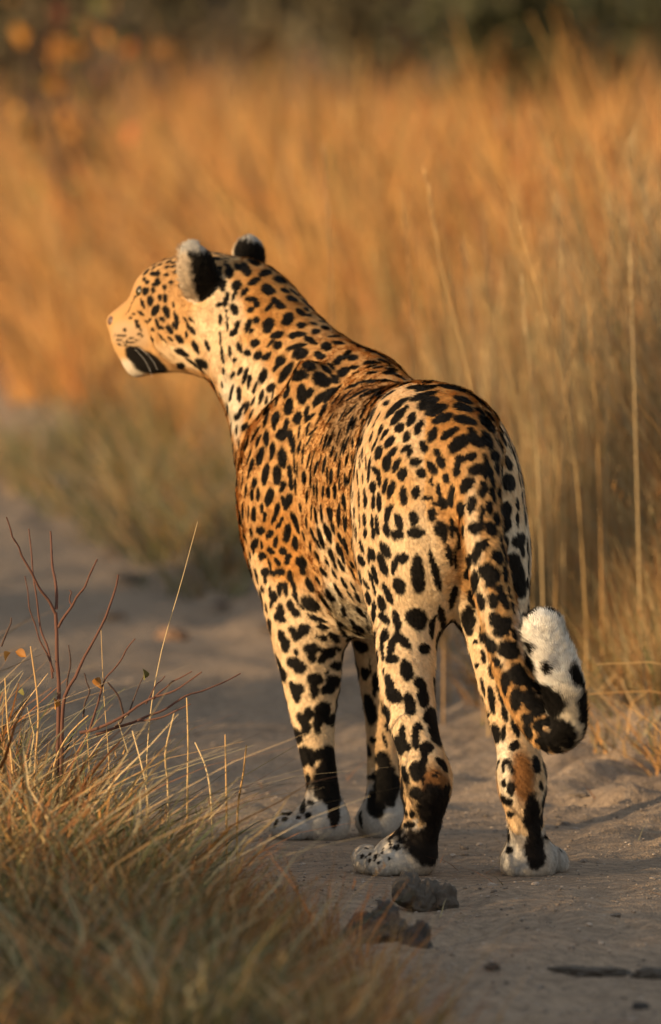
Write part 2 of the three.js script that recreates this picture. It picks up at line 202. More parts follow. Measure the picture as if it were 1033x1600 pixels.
{ // the open grassland to either side
  const r = rng(515), plain = new THREE.MeshStandardMaterial({ roughness: 0.8, side: THREE.DoubleSide }), group = new THREE.Group(), m = new THREE.Matrix4(), q = new THREE.Quaternion(), e = new THREE.Euler(), c = new THREE.Color(), sets = [...tallFar, ...bushyFar].map((g) => [g, []]);
  group.name = 'open_grassland'; group.userData.kind = 'stuff'; scene.add(group);
  for (let i = 0; i < 9000; i++) {
    const z = lerp(10, -60, Math.pow(r(), 0.8)), x = (r() - 0.5) * 26, half = 0.52 * (15 - z) / 17;
    if (x > leftEdge(z) - 1.1 && x < rightEdge(z) + 0.35) continue;
    if (z < -2 && x > rightEdge(z) && Math.abs(x) < half + 1.6) continue;
    if (z > -2 && (Math.abs(x) < 1.6 || (x < 0 && x > -2.6))) continue;
    sets[Math.floor(r() * sets.length)][1].push([x, z, 0.25 + 0.3 * r(), r() * 6.28, pick(r, r() < 0.7 ? straw : r() < 0.5 ? rust : pale)]);
  }
  for (const [g, l] of sets) { const im = shade(new THREE.InstancedMesh(g, plain, l.length)); im.name = 'tuft'; im.userData.kind = 'stuff'; group.add(im); l.forEach(([x, z, h, a, k], i) => { q.setFromEuler(e.set(0, a, 0)); m.compose(new THREE.Vector3(x, groundY(x, z) - 0.01, z), q, new THREE.Vector3(h, h, h)); im.setMatrixAt(i, m); im.setColorAt(i, c.setRGB(...k)); }); }
}
console.log('grass triangles', triangles);
// ---------------------------------------------------------------- leopard: distance field of the body
const smin = (a, b, k) => { const h = Math.max(k - Math.abs(a - b), 0) / k; return Math.min(a, b) - h * h * k * 0.25; };
function chain(pts) { // a tapered tube with rounded ends through [px, py, z, r], smoothed
  const q = pts.map(([px, py, z, r]) => [...at(px, py, z), r]), s = [], cr = (p0, p1, p2, p3, t) => 0.5 * (2 * p1 + (p2 - p0) * t + (2 * p0 - 5 * p1 + 4 * p2 - p3) * t * t + (3 * p1 - p0 - 3 * p2 + p3) * t * t * t);
  for (let i = 0; i + 1 < q.length; i++) for (let j = 0; j < 4; j++) s.push([0, 1, 2, 3].map((c) => cr((q[i - 1] ?? q[i])[c], q[i][c], q[i + 1][c], (q[i + 2] ?? q[i + 1])[c], j / 4)));
  s.push(q[q.length - 1]);
  return { t: 0, s };
}
function ell(px, py, z, rx, ry, rz, yaw = 0, pitch = 0, roll = 0) { // yaw turns the front (-z) to the left, degrees
  const m = new THREE.Matrix4().makeRotationFromEuler(new THREE.Euler(pitch * Math.PI / 180, yaw * Math.PI / 180, roll * Math.PI / 180, 'YXZ')).transpose();
  return { t: 1, c: at(px, py, z), r: [rx, ry, rz], m: m.elements };
}
const toe = (...a) => ({ ...ell(...a), k: 0.005 });
function dPrim(p, x, y, z) {
  if (p.t === 0) {
    let best = 1e9;
    for (let i = 0; i + 1 < p.s.length; i++) {
      const a = p.s[i], b = p.s[i + 1], ux = b[0] - a[0], uy = b[1] - a[1], uz = b[2] - a[2], vx = x - a[0], vy = y - a[1], vz = z - a[2];
      let h = (vx * ux + vy * uy + vz * uz) / (ux * ux + uy * uy + uz * uz); h = h < 0 ? 0 : h > 1 ? 1 : h;
      const ex = vx - ux * h, ey = vy - uy * h, ez = vz - uz * h, d = Math.sqrt(ex * ex + ey * ey + ez * ez) - (a[3] + (b[3] - a[3]) * h);
      if (d < best) best = d;
    }
    return best;
  }
  const m = p.m, r = p.r, vx = x - p.c[0], vy = y - p.c[1], vz = z - p.c[2];
  const lx = (m[0] * vx + m[4] * vy + m[8] * vz), ly = (m[1] * vx + m[5] * vy + m[9] * vz), lz = (m[2] * vx + m[6] * vy + m[10] * vz);
  const k0 = Math.sqrt((lx / r[0]) ** 2 + (ly / r[1]) ** 2 + (lz / r[2]) ** 2), k1 = Math.sqrt((lx / r[0] ** 2) ** 2 + (ly / r[1] ** 2) ** 2 + (lz / r[2] ** 2) ** 2);
  return k1 < 1e-9 ? -Math.min(...r) : k0 * (k0 - 1) / k1;
}
const P = {
  trunk: { k: 0.07, p: [
    ell(690, 777, -0.13, 0.090, 0.150, 0.165, 10, 0, 7),
    ell(648, 775, -0.32, 0.093, 0.157, 0.22, 12, 2),
    ell(583, 800, -0.52, 0.106, 0.176, 0.20, 16),
    ell(532, 785, -0.66, 0.106, 0.148, 0.155, 24),
    ell(588, 650, -0.58, 0.040, 0.066, 0.12, 14, -6),
    ell(457, 770, -0.64, 0.046, 0.12, 0.085, 24, 10),
    ell(575, 760, -0.70, 0.050, 0.12, 0.085, 20, 10),
    chain([[496, 728, -0.74, 0.092], [437, 612, -0.83, 0.070], [383, 515, -0.91, 0.062]]),
    chain([[560, 615, -0.66, 0.056], [466, 552, -0.82, 0.057], [391, 468, -0.93, 0.050]]),
    { ...ell(495, 668, -0.625, 0.030, 0.10, 0.055, 22, 16, 14), k: 0.035 }, { ...ell(655, 700, -0.20, 0.050, 0.06, 0.05, 10), k: 0.04 },
    chain([[436, 712, -0.80, 0.046], [408, 624, -0.86, 0.034], [362, 550, -0.92, 0.033]]),
  ] },
  head: { k: 0.025, p: [
    ell(322, 458, -0.965, 0.068, 0.060, 0.082, 64, 0),
    ell(272, 464, -0.985, 0.052, 0.050, 0.060, 64, 14),
    ell(300, 518, -0.945, 0.046, 0.050, 0.064, 64, 0),
    chain([[258, 476, -0.995, 0.040], [224, 488, -1.02, 0.0285], [200, 496, -1.03, 0.0205], [181, 502, -1.037, 0.0135]]),
    ell(226, 530, -1.010, 0.033, 0.030, 0.042, 64, 8),
    ell(206, 533, -1.028, 0.025, 0.026, 0.024, 64, 0),
    chain([[292, 554, -0.97, 0.025], [245, 563, -1.003, 0.019], [216, 570, -1.018, 0.018]]),
    chain([[350, 505, -0.93, 0.068], [325, 545, -0.945, 0.036]]),
  ] },
  hindL: { k: 0.035, p: [
    ell(637, 790, -0.10, 0.060, 0.15, 0.12, 8, 8),
    chain([[640, 880, -0.10, 0.066], [634, 980, -0.08, 0.045], [640, 1100, -0.02, 0.0355], [660, 1185, 0.015, 0.0285], [666, 1225, 0.022, 0.0265]]),
    chain([[668, 1215, 0.025, 0.026], [660, 1285, 0.0, 0.0255], [640, 1332, -0.02, 0.026]]),
    ell(622, 1338, -0.025, 0.031, 0.023, 0.036, 58, 0),
    toe(575, 1347, -0.022, 0.0165, 0.0175, 0.022, 62), toe(573, 1339, -0.056, 0.0165, 0.0175, 0.022, 62),
    toe(594, 1351, 0.008, 0.0155, 0.0155, 0.022, 55),
    ell(648, 1346, 0.0, 0.023, 0.011, 0.022, 40),
  ] },
  hindR: { k: 0.035, p: [
    ell(752, 815, -0.12, 0.050, 0.135, 0.12, 4, 8, 2),
    chain([[762, 880, -0.10, 0.053], [778, 990, -0.08, 0.045], [797, 1100, -0.02, 0.034], [812, 1190, 0.02, 0.0262], [816, 1225, 0.025, 0.0245]]),
    chain([[816, 1215, 0.025, 0.0245], [821, 1290, 0.012, 0.0245], [827, 1335, -0.005, 0.028]]),
    ell(832, 1340, -0.055, 0.041, 0.024, 0.050, 6, 0),
    toe(797, 1350, -0.055, 0.0145, 0.018, 0.026), toe(872, 1346, -0.06, 0.0145, 0.018, 0.026),
    ell(822, 1352, 0.0, 0.027, 0.011, 0.022),
  ] },
  foreL: { k: 0.035, p: [
    ell(459, 790, -0.645, 0.046, 0.12, 0.08, 20, 6),
    chain([[470, 830, -0.645, 0.057], [476, 945, -0.60, 0.056], [486, 1050, -0.60, 0.0435], [491, 1140, -0.60, 0.0285], [503, 1220, -0.60, 0.0225], [509, 1272, -0.60, 0.026]]),
    ell(488, 1285, -0.605, 0.029, 0.021, 0.034, 60, 0),
    toe(443, 1293, -0.606, 0.0155, 0.017, 0.021, 62), toe(458, 1298, -0.576, 0.0145, 0.0145, 0.021, 52), toe(446, 1284, -0.638, 0.0155, 0.017, 0.021, 62),
    ell(512, 1292, -0.59, 0.023, 0.016, 0.022, 40),
  ] },
  foreR: { k: 0.03, p: [
    chain([[595, 900, -0.64, 0.055], [600, 1030, -0.64, 0.041], [601, 1120, -0.64, 0.028], [601, 1210, -0.64, 0.0245], [600, 1265, -0.64, 0.027]]),
    ell(592, 1284, -0.66, 0.032, 0.022, 0.042, 20, 0),
    toe(574, 1291, -0.675, 0.014, 0.016, 0.022), toe(604, 1291, -0.685, 0.014, 0.016, 0.022), ell(597, 1290, -0.63, 0.025, 0.016, 0.022),
  ] },
  tail: { k: 0.012, p: [chain([[718, 655, -0.07, 0.026], [735, 695, 0.005, 0.030], [747, 770, 0.048, 0.030], [758, 860, 0.075, 0.0275], [778, 950, 0.085, 0.0265], [800, 1040, 0.092, 0.0265], [830, 1108, 0.10, 0.027],
    [862, 1145, 0.108, 0.026], [886, 1130, 0.118, 0.025], [880, 1075, 0.122, 0.026], [863, 1025, 0.124, 0.027], [850, 988, 0.124, 0.0265]])] },
};
function group(g, x, y, z, cut) {
  let d = 1e9;
  for (const p of g.p) { const e = dPrim(p, x, y, z); d = d > 1e8 ? e : smin(d, e, p.k ?? g.k); }
  return d;
}
// ears: thin cups
const EARS = [
  { c: at(305, 427, -0.886), r: [0.024, 0.041, 0.031], yaw: 76, roll: 0, pitch: -10, cut: [0.004, 0.004, -0.026] },
  { c: at(388, 403, -1.005), r: [0.026, 0.031, 0.019], yaw: 35, roll: -14, pitch: -8, cut: [0, 0.004, -0.013] },
].map((e) => ({ ...e, m: new THREE.Matrix4().makeRotationFromEuler(new THREE.Euler(e.pitch * Math.PI / 180, e.yaw * Math.PI / 180, e.roll * Math.PI / 180, 'YXZ')).transpose().elements }));
function dEar(e, x, y, z) {
  const m = e.m, vx = x - e.c[0], vy = y - e.c[1], vz = z - e.c[2];
  const lx = m[0] * vx + m[4] * vy + m[8] * vz, ly = m[1] * vx + m[5] * vy + m[9] * vz, lz = m[2] * vx + m[6] * vy + m[10] * vz;
  const f = (a, b, c, s) => { const r0 = e.r[0] * s, r1 = e.r[1] * s, r2 = e.r[2] * s, k0 = Math.hypot(a / r0, b / r1, c / r2), k1 = Math.hypot(a / r0 / r0, b / r1 / r1, c / r2 / r2); return k1 < 1e-9 ? -r2 : k0 * (k0 - 1) / k1; };
  return Math.max(f(lx, ly, lz, 1), -f(lx - e.cut[0], ly - e.cut[1], lz - e.cut[2], 0.93));
}
const REGION = ['trunk', 'head', 'hindL', 'hindR', 'foreL', 'foreR', 'tail', 'ear'];
const ds = new Float64Array(8);
function body(x, y, z) {
  const t = ds[0] = group(P.trunk, x, y, z), near = t < 0.5;
  ds[1] = group(P.head, x, y, z); ds[2] = group(P.hindL, x, y, z); ds[3] = group(P.hindR, x, y, z); ds[4] = group(P.foreL, x, y, z); ds[5] = group(P.foreR, x, y, z); ds[6] = group(P.tail, x, y, z);
  ds[7] = Math.min(dEar(EARS[0], x, y, z), dEar(EARS[1], x, y, z));
  let d = smin(smin(t, ds[1], 0.03), ds[7], 0.008);
  d = Math.min(d, smin(t, ds[2], 0.075), smin(t, ds[3], 0.06), smin(t, ds[4], 0.055), smin(t, ds[5], 0.04));
  return smin(d, ds[6], 0.008 + 0.045 * clamp((y - 0.46) / 0.12));
}
function bodyMesh(cell) { // surface nets
  const lo = [-0.36, -0.02, -1.12], n = [0.76, 0.88, 1.32].map((s) => Math.ceil(s / cell / 8) * 8), N = [n[0] + 1, n[1] + 1, n[2] + 1];
  const f = new Float32Array(N[0] * N[1] * N[2]).fill(1), id = (i, j, k) => i + N[0] * (j + N[1] * k), B = 8, reach = cell * B * 0.9;
  for (let K = 0; K < n[2]; K += B) for (let J = 0; J < n[1]; J += B) for (let I = 0; I < n[0]; I += B) {
    const c = body(lo[0] + (I + B / 2) * cell, lo[1] + (J + B / 2) * cell, lo[2] + (K + B / 2) * cell);
    const far = Math.abs(c) > reach * 1.9;
    for (let k = K; k <= K + B; k++) for (let j = J; j <= J + B; j++) for (let i = I; i <= I + B; i++) {
      const q = id(i, j, k);
      if (far) { if (f[q] === 1) f[q] = c; } else f[q] = body(lo[0] + i * cell, lo[1] + j * cell, lo[2] + k * cell);
    }
  }
  const vid = new Int32Array(n[0] * n[1] * n[2]).fill(-1), pos = [], idx = [], cid = (i, j, k) => i + n[0] * (j + n[1] * k);
  const E = [[0, 1], [0, 2], [0, 4], [1, 3], [1, 5], [2, 3], [2, 6], [3, 7], [4, 5], [4, 6], [5, 7], [6, 7]], v = new Float64Array(8);
  for (let k = 0; k < n[2]; k++) for (let j = 0; j < n[1]; j++) for (let i = 0; i < n[0]; i++) {
    let s = 0;
    for (let c = 0; c < 8; c++) { v[c] = f[id(i + (c & 1), j + ((c >> 1) & 1), k + (c >> 2))]; if (v[c] < 0) s++; }
    if (s === 0 || s === 8) continue;
    let x = 0, y = 0, z = 0, m = 0;
    for (const [a, b] of E) if ((v[a] < 0) !== (v[b] < 0)) { const t = v[a] / (v[a] - v[b]); x += lerp(a & 1, b & 1, t); y += lerp((a >> 1) & 1, (b >> 1) & 1, t); z += lerp(a >> 2, b >> 2, t); m++; }
    vid[cid(i, j, k)] = pos.length / 3; pos.push(lo[0] + (i + x / m) * cell, lo[1] + (j + y / m) * cell, lo[2] + (k + z / m) * cell);
  }
  for (let k = 1; k < n[2]; k++) for (let j = 1; j < n[1]; j++) for (let i = 1; i < n[0]; i++) {
    const s = f[id(i, j, k)] < 0;
    const quad = (a, b, c, d, flip) => flip ? idx.push(a, b, c, a, c, d) : idx.push(a, c, b, a, d, c);
    if (s !== f[id(i + 1, j, k)] < 0) quad(vid[cid(i, j - 1, k - 1)], vid[cid(i, j, k - 1)], vid[cid(i, j, k)], vid[cid(i, j - 1, k)], s);
    if (s !== f[id(i, j + 1, k)] < 0) quad(vid[cid(i - 1, j, k - 1)], vid[cid(i - 1, j, k)], vid[cid(i, j, k)], vid[cid(i, j, k - 1)], s);
    if (s !== f[id(i, j, k + 1)] < 0) quad(vid[cid(i - 1, j - 1, k)], vid[cid(i, j - 1, k)], vid[cid(i, j, k)], vid[cid(i - 1, j, k)], s);
  }
  const g = new THREE.BufferGeometry();
  g.setAttribute('position', new THREE.Float32BufferAttribute(pos, 3)); g.setIndex(idx); g.computeVertexNormals();
  return g;
}
// ---------------------------------------------------------------- leopard: coat markings, each read off the photograph as [x, y, half length, half width, turn] within an enlarged tile [left, top, enlargement]
const TILES = [
  [320, 380, 5.165, [65,60,45,14,0, 190,80,40,24,15, 290,90,35,22,30, 95,122,40,14,10, 180,180,28,16,20, 197,235,42,32,90, 265,185,30,22,45, 330,205,55,32,65, 400,145,50,35,50, 490,235,50,28,-25, 255,335,38,32,-45, 395,305,45,24,-25, 320,390,38,20,-45, 235,420,45,14,-70, 610,290,50,32,10, 680,290,40,15,25, 140,335,45,25,85, 172,450,55,18,-78, 118,492,22,20,0, 510,370,50,38,30, 375,450,45,20,0, 415,490,28,22,60, 370,535,30,20,-20, 240,535,45,25,65, 520,510,40,18,-50, 575,465,38,20,20, 610,505,38,24,10, 650,380,35,16,20, 725,395,45,16,40, 705,445,42,22,20, 820,430,75,14,42, 775,555,40,22,40, 820,530,18,18,0, 845,580,22,18,0, 920,560,45,24,45, 670,610,50,38,-50, 175,545,14,10,90, 125,610,40,14,-85, 180,640,60,10,85, 260,660,35,18,-65, 230,720,32,22,-50, 345,660,50,20,-75, 410,620,28,24,0, 375,705,24,14,-50, 512,660,55,40,-60, 780,660,34,24,0, 880,645,25,15,20, 895,708,34,25,0, 975,680,30,28,0, 950,630,30,12,0, 745,735,60,20,-8, 705,755,25,15,0, 580,740,50,26,-15, 405,805,35,28,-50, 280,840,40,20,75, 590,820,36,26,-20, 525,810,40,12,-40, 850,780,60,20,35, 985,830,45,34,40, 345,885,28,24,0, 430,900,36,28,-40, 500,910,42,20,-40, 205,880,45,12,85, 240,940,22,14,-60, 740,830,75,18,-15, 610,945,42,34,-35, 575,1000,40,14,-50, 770,890,58,38,-15, 925,905,50,28,35, 835,980,52,36,15, 980,1010,40,20,40, 140,900,60,12,80, 125,760,60,8,88, 20,830,40,12,65, 10,980,30,12,80]],
  [320, 560, 5.165, [470,140,52,28,-70, 650,115,85,28,-55, 750,135,60,38,-15, 940,165,75,45,30, 960,300,90,30,-35, 780,285,72,35,85, 845,275,40,28,-50, 660,270,48,28,-70, 675,385,60,32,-80, 650,540,55,18,-78, 622,615,50,38,-45, 700,665,85,24,80, 625,805,70,32,85, 580,940,68,30,90, 635,1015,25,25,0, 685,915,50,20,85, 745,480,48,28,-75, 568,480,50,30,-75, 560,545,30,14,90, 535,235,38,28,-45, 580,330,55,20,85, 455,310,52,18,-80, 495,340,32,14,-80, 545,300,50,8,-80, 492,640,55,22,88, 540,745,62,20,-85, 445,790,70,26,-75, 485,935,75,24,-80, 400,1000,35,20,-80, 495,475,70,18,-80, 440,465,42,20,-70, 420,480,40,8,-70, 275,290,55,18,88, 325,140,60,16,-75, 355,190,55,14,-78, 280,105,35,16,-65, 225,135,30,14,-65, 405,235,45,14,-75, 390,345,30,12,-70, 340,390,45,14,-70, 300,400,50,14,-55, 265,465,35,22,-45, 372,450,40,12,-70, 320,550,35,26,-40, 255,585,30,14,85, 210,580,55,12,-80, 360,590,35,10,-65, 405,610,65,14,-55, 430,665,48,14,-65, 225,690,35,14,-65, 275,690,35,10,85, 315,700,40,12,85, 195,745,35,12,85, 250,810,50,14,-80, 300,810,40,14,90, 230,865,40,14,-45, 355,790,50,12,-70, 375,860,50,18,-75, 350,930,40,10,-80, 255,945,40,14,-75, 300,990,60,8,-85, 820,430,50,16,-75, 840,480,50,16,-40, 955,420,35,22,-45, 830,570,55,10,-75, 870,590,50,10,-40, 760,590,60,10,-85, 900,360,40,20,-45, 760,720,50,12,-80, 790,770,70,8,-85, 835,820,60,12,-78, 870,800,80,8,-75, 895,880,55,14,-75, 925,830,50,8,-75, 960,850,60,12,-80, 990,680,50,10,-75, 940,660,40,10,-70, 840,660,50,8,-60, 800,960,45,22,80, 850,950,70,10,90, 985,940,60,10,85, 720,850,70,8,85, 745,900,50,8,90, 1015,940,40,14,90, 150,105,30,10,80, 140,215,20,8,80, 210,280,60,12,-75, 180,420,40,12,-80, 120,300,30,10,70]],
  [340, 740, 5.165, [290,75,38,16,85, 225,140,50,10,-85, 165,100,40,10,-75, 275,170,42,16,88, 325,165,45,14,-88, 523,110,42,20,-65, 415,190,65,30,-75, 575,215,48,26,-80, 540,240,55,20,75, 590,80,50,16,85, 695,40,40,22,85, 200,305,60,15,88, 145,250,55,10,80, 245,320,60,8,-88, 290,330,55,20,90, 355,280,35,14,90, 380,345,40,14,-82, 475,300,60,20,-75, 455,365,40,15,-65, 500,400,50,16,-60, 625,385,70,22,68, 645,450,40,12,65, 345,460,32,30,0, 268,470,30,12,90, 418,490,40,22,-65, 560,480,65,26,-82, 468,550,42,18,-80, 625,560,52,24,85, 205,460,60,10,75, 225,530,30,8,80, 295,570,45,28,-60, 290,625,30,10,-80, 355,580,30,10,88, 425,620,32,20,55, 525,625,32,28,45, 565,685,40,22,-75, 358,665,32,26,0, 260,665,35,12,80, 485,710,30,20,50, 500,790,36,28,0, 422,740,50,10,75, 445,805,28,16,60, 380,790,32,30,0, 383,845,40,14,88, 310,825,65,16,72, 300,930,50,8,70, 360,930,22,18,90, 680,715,50,40,35, 685,780,35,22,80, 585,830,42,22,85, 610,900,35,16,60, 745,900,55,28,60, 500,935,50,18,88, 550,930,50,18,88, 525,890,35,16,0, 425,960,50,12,85, 460,985,40,18,80, 635,990,40,12,85, 620,940,25,14,70,
    665,275,35,14,80, 720,180,45,15,-85, 750,60,50,10,85, 775,130,45,12,85, 800,140,75,10,88, 850,140,40,14,88, 893,155,40,18,88, 945,140,50,16,88, 1015,215,45,20,85, 625,90,60,10,85, 755,310,55,10,-85, 790,345,60,14,80, 835,320,60,14,85, 715,395,45,12,85, 905,315,45,26,75, 975,340,80,16,-85, 925,430,45,14,75, 830,520,75,22,72, 885,490,65,20,62, 765,490,55,14,65, 990,525,45,14,70, 965,600,45,12,88, 745,590,35,12,85, 800,665,40,14,60, 925,670,60,16,72, 690,500,35,10,70, 805,560,50,12,60, 850,790,40,16,45, 885,720,30,10,65, 805,860,35,16,50, 940,810,40,10,65, 990,740,50,12,65, 1015,880,40,16,65, 1000,660,60,10,80, 970,950,60,12,55, 900,970,50,20,50, 850,1010,40,16,50, 910,30,50,12,88, 980,90,40,10,88, 1025,60,40,12,88, 1020,400,50,14,80]],
  [480, 480, 5.165, [230,150,35,18,45, 215,232,50,14,-10, 255,285,45,24,15, 355,250,42,22,15, 310,210,50,10,25, 460,325,58,38,30, 320,375,50,20,-70, 370,403,38,28,0, 525,445,65,26,5, 630,405,70,16,40, 520,525,45,18,0, 375,485,38,20,0, 390,528,30,14,0, 250,425,45,28,-60, 290,520,45,34,-30, 665,525,52,26,0, 740,555,60,14,40, 155,495,45,20,40, 195,470,40,16,50, 225,580,40,26,50, 450,600,120,14,0, 600,590,110,18,5, 700,640,80,22,-10, 350,640,60,16,0, 520,680,100,22,-10, 400,700,90,14,-20, 650,700,60,20,-20, 300,720,70,14,-45, 200,700,90,20,-45, 560,750,60,24,-40, 480,790,60,16,-60, 640,770,30,20,0, 130,820,50,18,-60, 230,740,50,14,-50, 350,830,60,14,-45, 450,850,60,16,-70, 520,820,70,10,-65, 280,870,60,10,-60, 340,940,70,14,-75, 380,940,50,10,-80, 180,900,50,10,-60, 110,880,60,10,-60, 440,950,70,8,-75, 560,900,60,8,-65, 890,640,80,22,0, 715,800,110,22,-42, 940,710,95,22,-18, 730,875,75,28,-50, 780,820,40,14,-40, 840,900,55,28,-62, 745,965,38,28,-30, 590,980,40,14,-65, 900,965,55,26,-65, 975,770,80,40,-25, 810,1020,30,14,-40, 630,1010,30,14,-50, 1020,1000,40,26,-50]],
  [500, 640, 5.165, [700,215,42,26,-65, 990,65,75,34,-20, 560,260,48,28,-50, 490,160,42,14,-65, 520,195,48,12,-55, 412,220,40,12,-75, 440,280,60,12,-65, 472,345,50,28,-75, 585,340,42,24,-50, 540,430,60,32,-85, 617,445,52,24,-62, 690,310,45,18,-30, 725,340,38,20,-80, 835,295,46,26,70, 770,415,44,28,-5, 665,515,50,34,-70, 820,508,36,34,0, 945,345,35,26,45, 975,415,52,32,75, 895,465,50,24,65, 1015,550,36,26,80, 575,640,62,26,-75, 525,610,60,16,-80, 450,490,38,22,40, 475,550,60,16,90, 425,625,42,24,90, 395,480,90,14,-85, 675,695,68,26,85, 775,670,48,30,-85, 860,710,38,14,0, 895,580,40,12,80, 960,650,50,14,85, 990,755,48,30,70, 920,755,24,12,40, 900,845,50,30,88, 755,870,54,34,85, 635,900,60,28,75, 545,840,60,22,-80, 570,800,35,16,-60, 430,745,55,15,-85, 475,740,65,18,88, 365,740,45,18,-88, 360,670,35,12,85, 265,695,38,18,-75, 275,830,42,22,-80, 315,720,65,12,88, 195,750,55,16,80, 205,920,60,16,-80, 150,850,78,18,-87, 75,840,52,22,72, 10,830,60,12,85, 115,655,52,14,90, 65,670,42,14,90, 20,670,40,10,90, 155,590,50,10,88, 215,580,35,26,0, 245,530,50,14,-85, 200,550,40,10,80, 150,480,60,14,-80, 215,400,50,14,-75, 255,400,35,8,88, 90,540,55,14,-85, 30,450,60,16,-78, 125,380,35,12,-80, 95,340,45,12,-75, 180,300,60,10,-75, 205,290,65,14,-72, 260,270,40,12,80, 240,130,70,14,-70, 270,110,50,12,-70, 85,240,60,12,-75, 40,260,60,14,-75, 150,200,50,10,-75, 340,360,60,12,80, 370,430,50,8,85, 320,420,50,10,75, 300,540,60,10,75, 345,560,40,10,85, 360,880,50,16,88, 320,900,45,10,85, 420,900,50,12,88, 460,930,70,18,85, 365,1000,40,16,88, 430,1000,40,16,88, 540,965,55,24,85, 620,1005,45,36,0, 770,990,60,40,0, 975,965,60,45,60, 60,980,60,24,60, 105,960,40,14,75, 275,970,50,10,80]],
  [500, 820, 5.165, [160,110,40,14,65, 205,170,65,16,75, 265,170,55,16,80, 290,60,55,10,80, 335,170,50,14,70, 330,285,45,28,55, 415,235,48,26,70, 392,270,50,8,85, 525,200,62,32,60, 505,315,85,28,70, 440,400,70,18,75, 660,265,45,38,0, 600,330,60,20,-75, 635,490,62,44,75, 790,400,130,50,85, 930,380,145,24,75, 785,750,80,68,45, 322,425,52,22,80, 370,480,40,16,60, 385,590,50,26,75, 395,400,30,8,80, 425,480,80,10,75, 545,550,75,24,70, 495,630,55,28,75, 515,750,50,30,45, 430,700,75,18,-85, 375,760,60,10,85, 390,850,40,12,80, 440,940,75,20,-85, 520,890,50,30,-80, 500,980,60,14,88, 580,970,80,28,-75, 620,770,80,26,78, 670,930,80,32,50, 845,1000,40,38,30, 905,820,80,22,-85, 990,760,85,24,80, 190,700,48,22,88, 270,810,50,22,70, 320,840,45,24,60, 185,865,75,18,60, 320,980,55,36,30, 90,250,50,20,65, 115,310,50,12,70, 170,330,50,16,55, 150,200,50,16,85, 185,260,70,8,80, 190,470,48,16,65, 240,570,40,12,60, 150,540,60,12,60, 265,500,40,12,60, 305,590,45,18,60, 45,640,65,22,45, 320,700,45,20,60, 115,910,45,24,35, 25,920,30,18,20, 60,1015,60,20,0, 30,820,45,18,20, 20,770,30,10,20, 110,400,35,12,60, 20,380,40,20,50, 255,320,35,14,60, 260,390,50,10,65, 10,110,60,16,70, 90,570,50,14,50, 150,1000,30,14,20]],
  [660, 580, 5.165, [110,305,85,36,-20, 30,130,80,24,-15, 245,125,110,26,15, 330,225,70,24,20, 330,290,75,28,15, 345,390,85,32,10, 80,510,60,30,-65, 215,500,75,26,-35, 300,570,90,45,-35, 430,550,75,40,30, 400,480,40,20,30, 15,605,40,24,75, 460,235,100,22,38, 500,265,40,14,40, 465,320,50,18,35, 530,420,80,40,50, 550,365,45,20,45, 640,470,40,18,45, 525,550,70,30,60, 600,380,40,12,50, 655,545,60,26,50, 630,600,60,16,50, 690,540,60,16,60, 395,680,38,34,0, 305,700,40,28,0, 280,770,70,26,-80, 340,925,60,30,-75, 385,895,45,30,90, 430,790,55,40,0, 490,800,60,22,70, 490,950,60,34,-80, 540,800,120,22,72, 590,680,45,30,60, 605,780,45,20,85, 695,740,55,32,65, 700,890,60,50,45, 570,990,60,20,75, 625,980,40,24,75, 740,660,60,20,75, 770,760,50,14,80, 790,880,50,12,80, 75,770,55,24,60, 130,970,60,16,80, 400,1020,25,14,0, 70,890,25,10,80, 710,620,40,12,70, 810,990,30,10,80]],
  [660, 760, 5.165, [235,75,72,28,-87, 300,190,65,30,-85, 400,135,55,34,-70, 380,190,30,16,-85, 475,230,80,24,-85, 430,325,55,44,0, 540,170,50,26,80, 235,330,75,16,88, 150,345,50,40,-30, 180,400,50,20,-85, 320,440,60,38,-80, 325,360,45,16,88, 555,340,55,38,60, 490,460,50,38,-60, 435,530,75,32,-80, 605,560,60,38,60, 360,620,65,34,-75, 415,770,80,26,-88, 540,690,80,60,40, 545,780,40,24,0, 215,560,80,22,80, 270,580,90,14,88, 250,900,80,24,-75, 570,920,60,34,80, 640,880,100,30,65, 400,910,60,26,70, 470,920,70,28,80, 380,1000,40,26,60, 660,200,70,55,-60, 680,300,60,36,-80, 600,260,50,20,85, 770,140,45,18,80, 770,265,45,18,85, 830,230,75,20,82, 810,90,40,14,85, 785,430,65,48,-30, 805,510,50,22,70, 740,600,60,50,60, 770,740,130,60,80, 635,440,60,12,80, 670,560,60,12,80, 670,690,70,16,85, 700,860,60,10,80, 725,960,60,10,75, 850,470,60,10,88, 860,620,80,10,88, 850,780,40,16,88, 865,890,60,14,88, 705,10,40,24,0]],
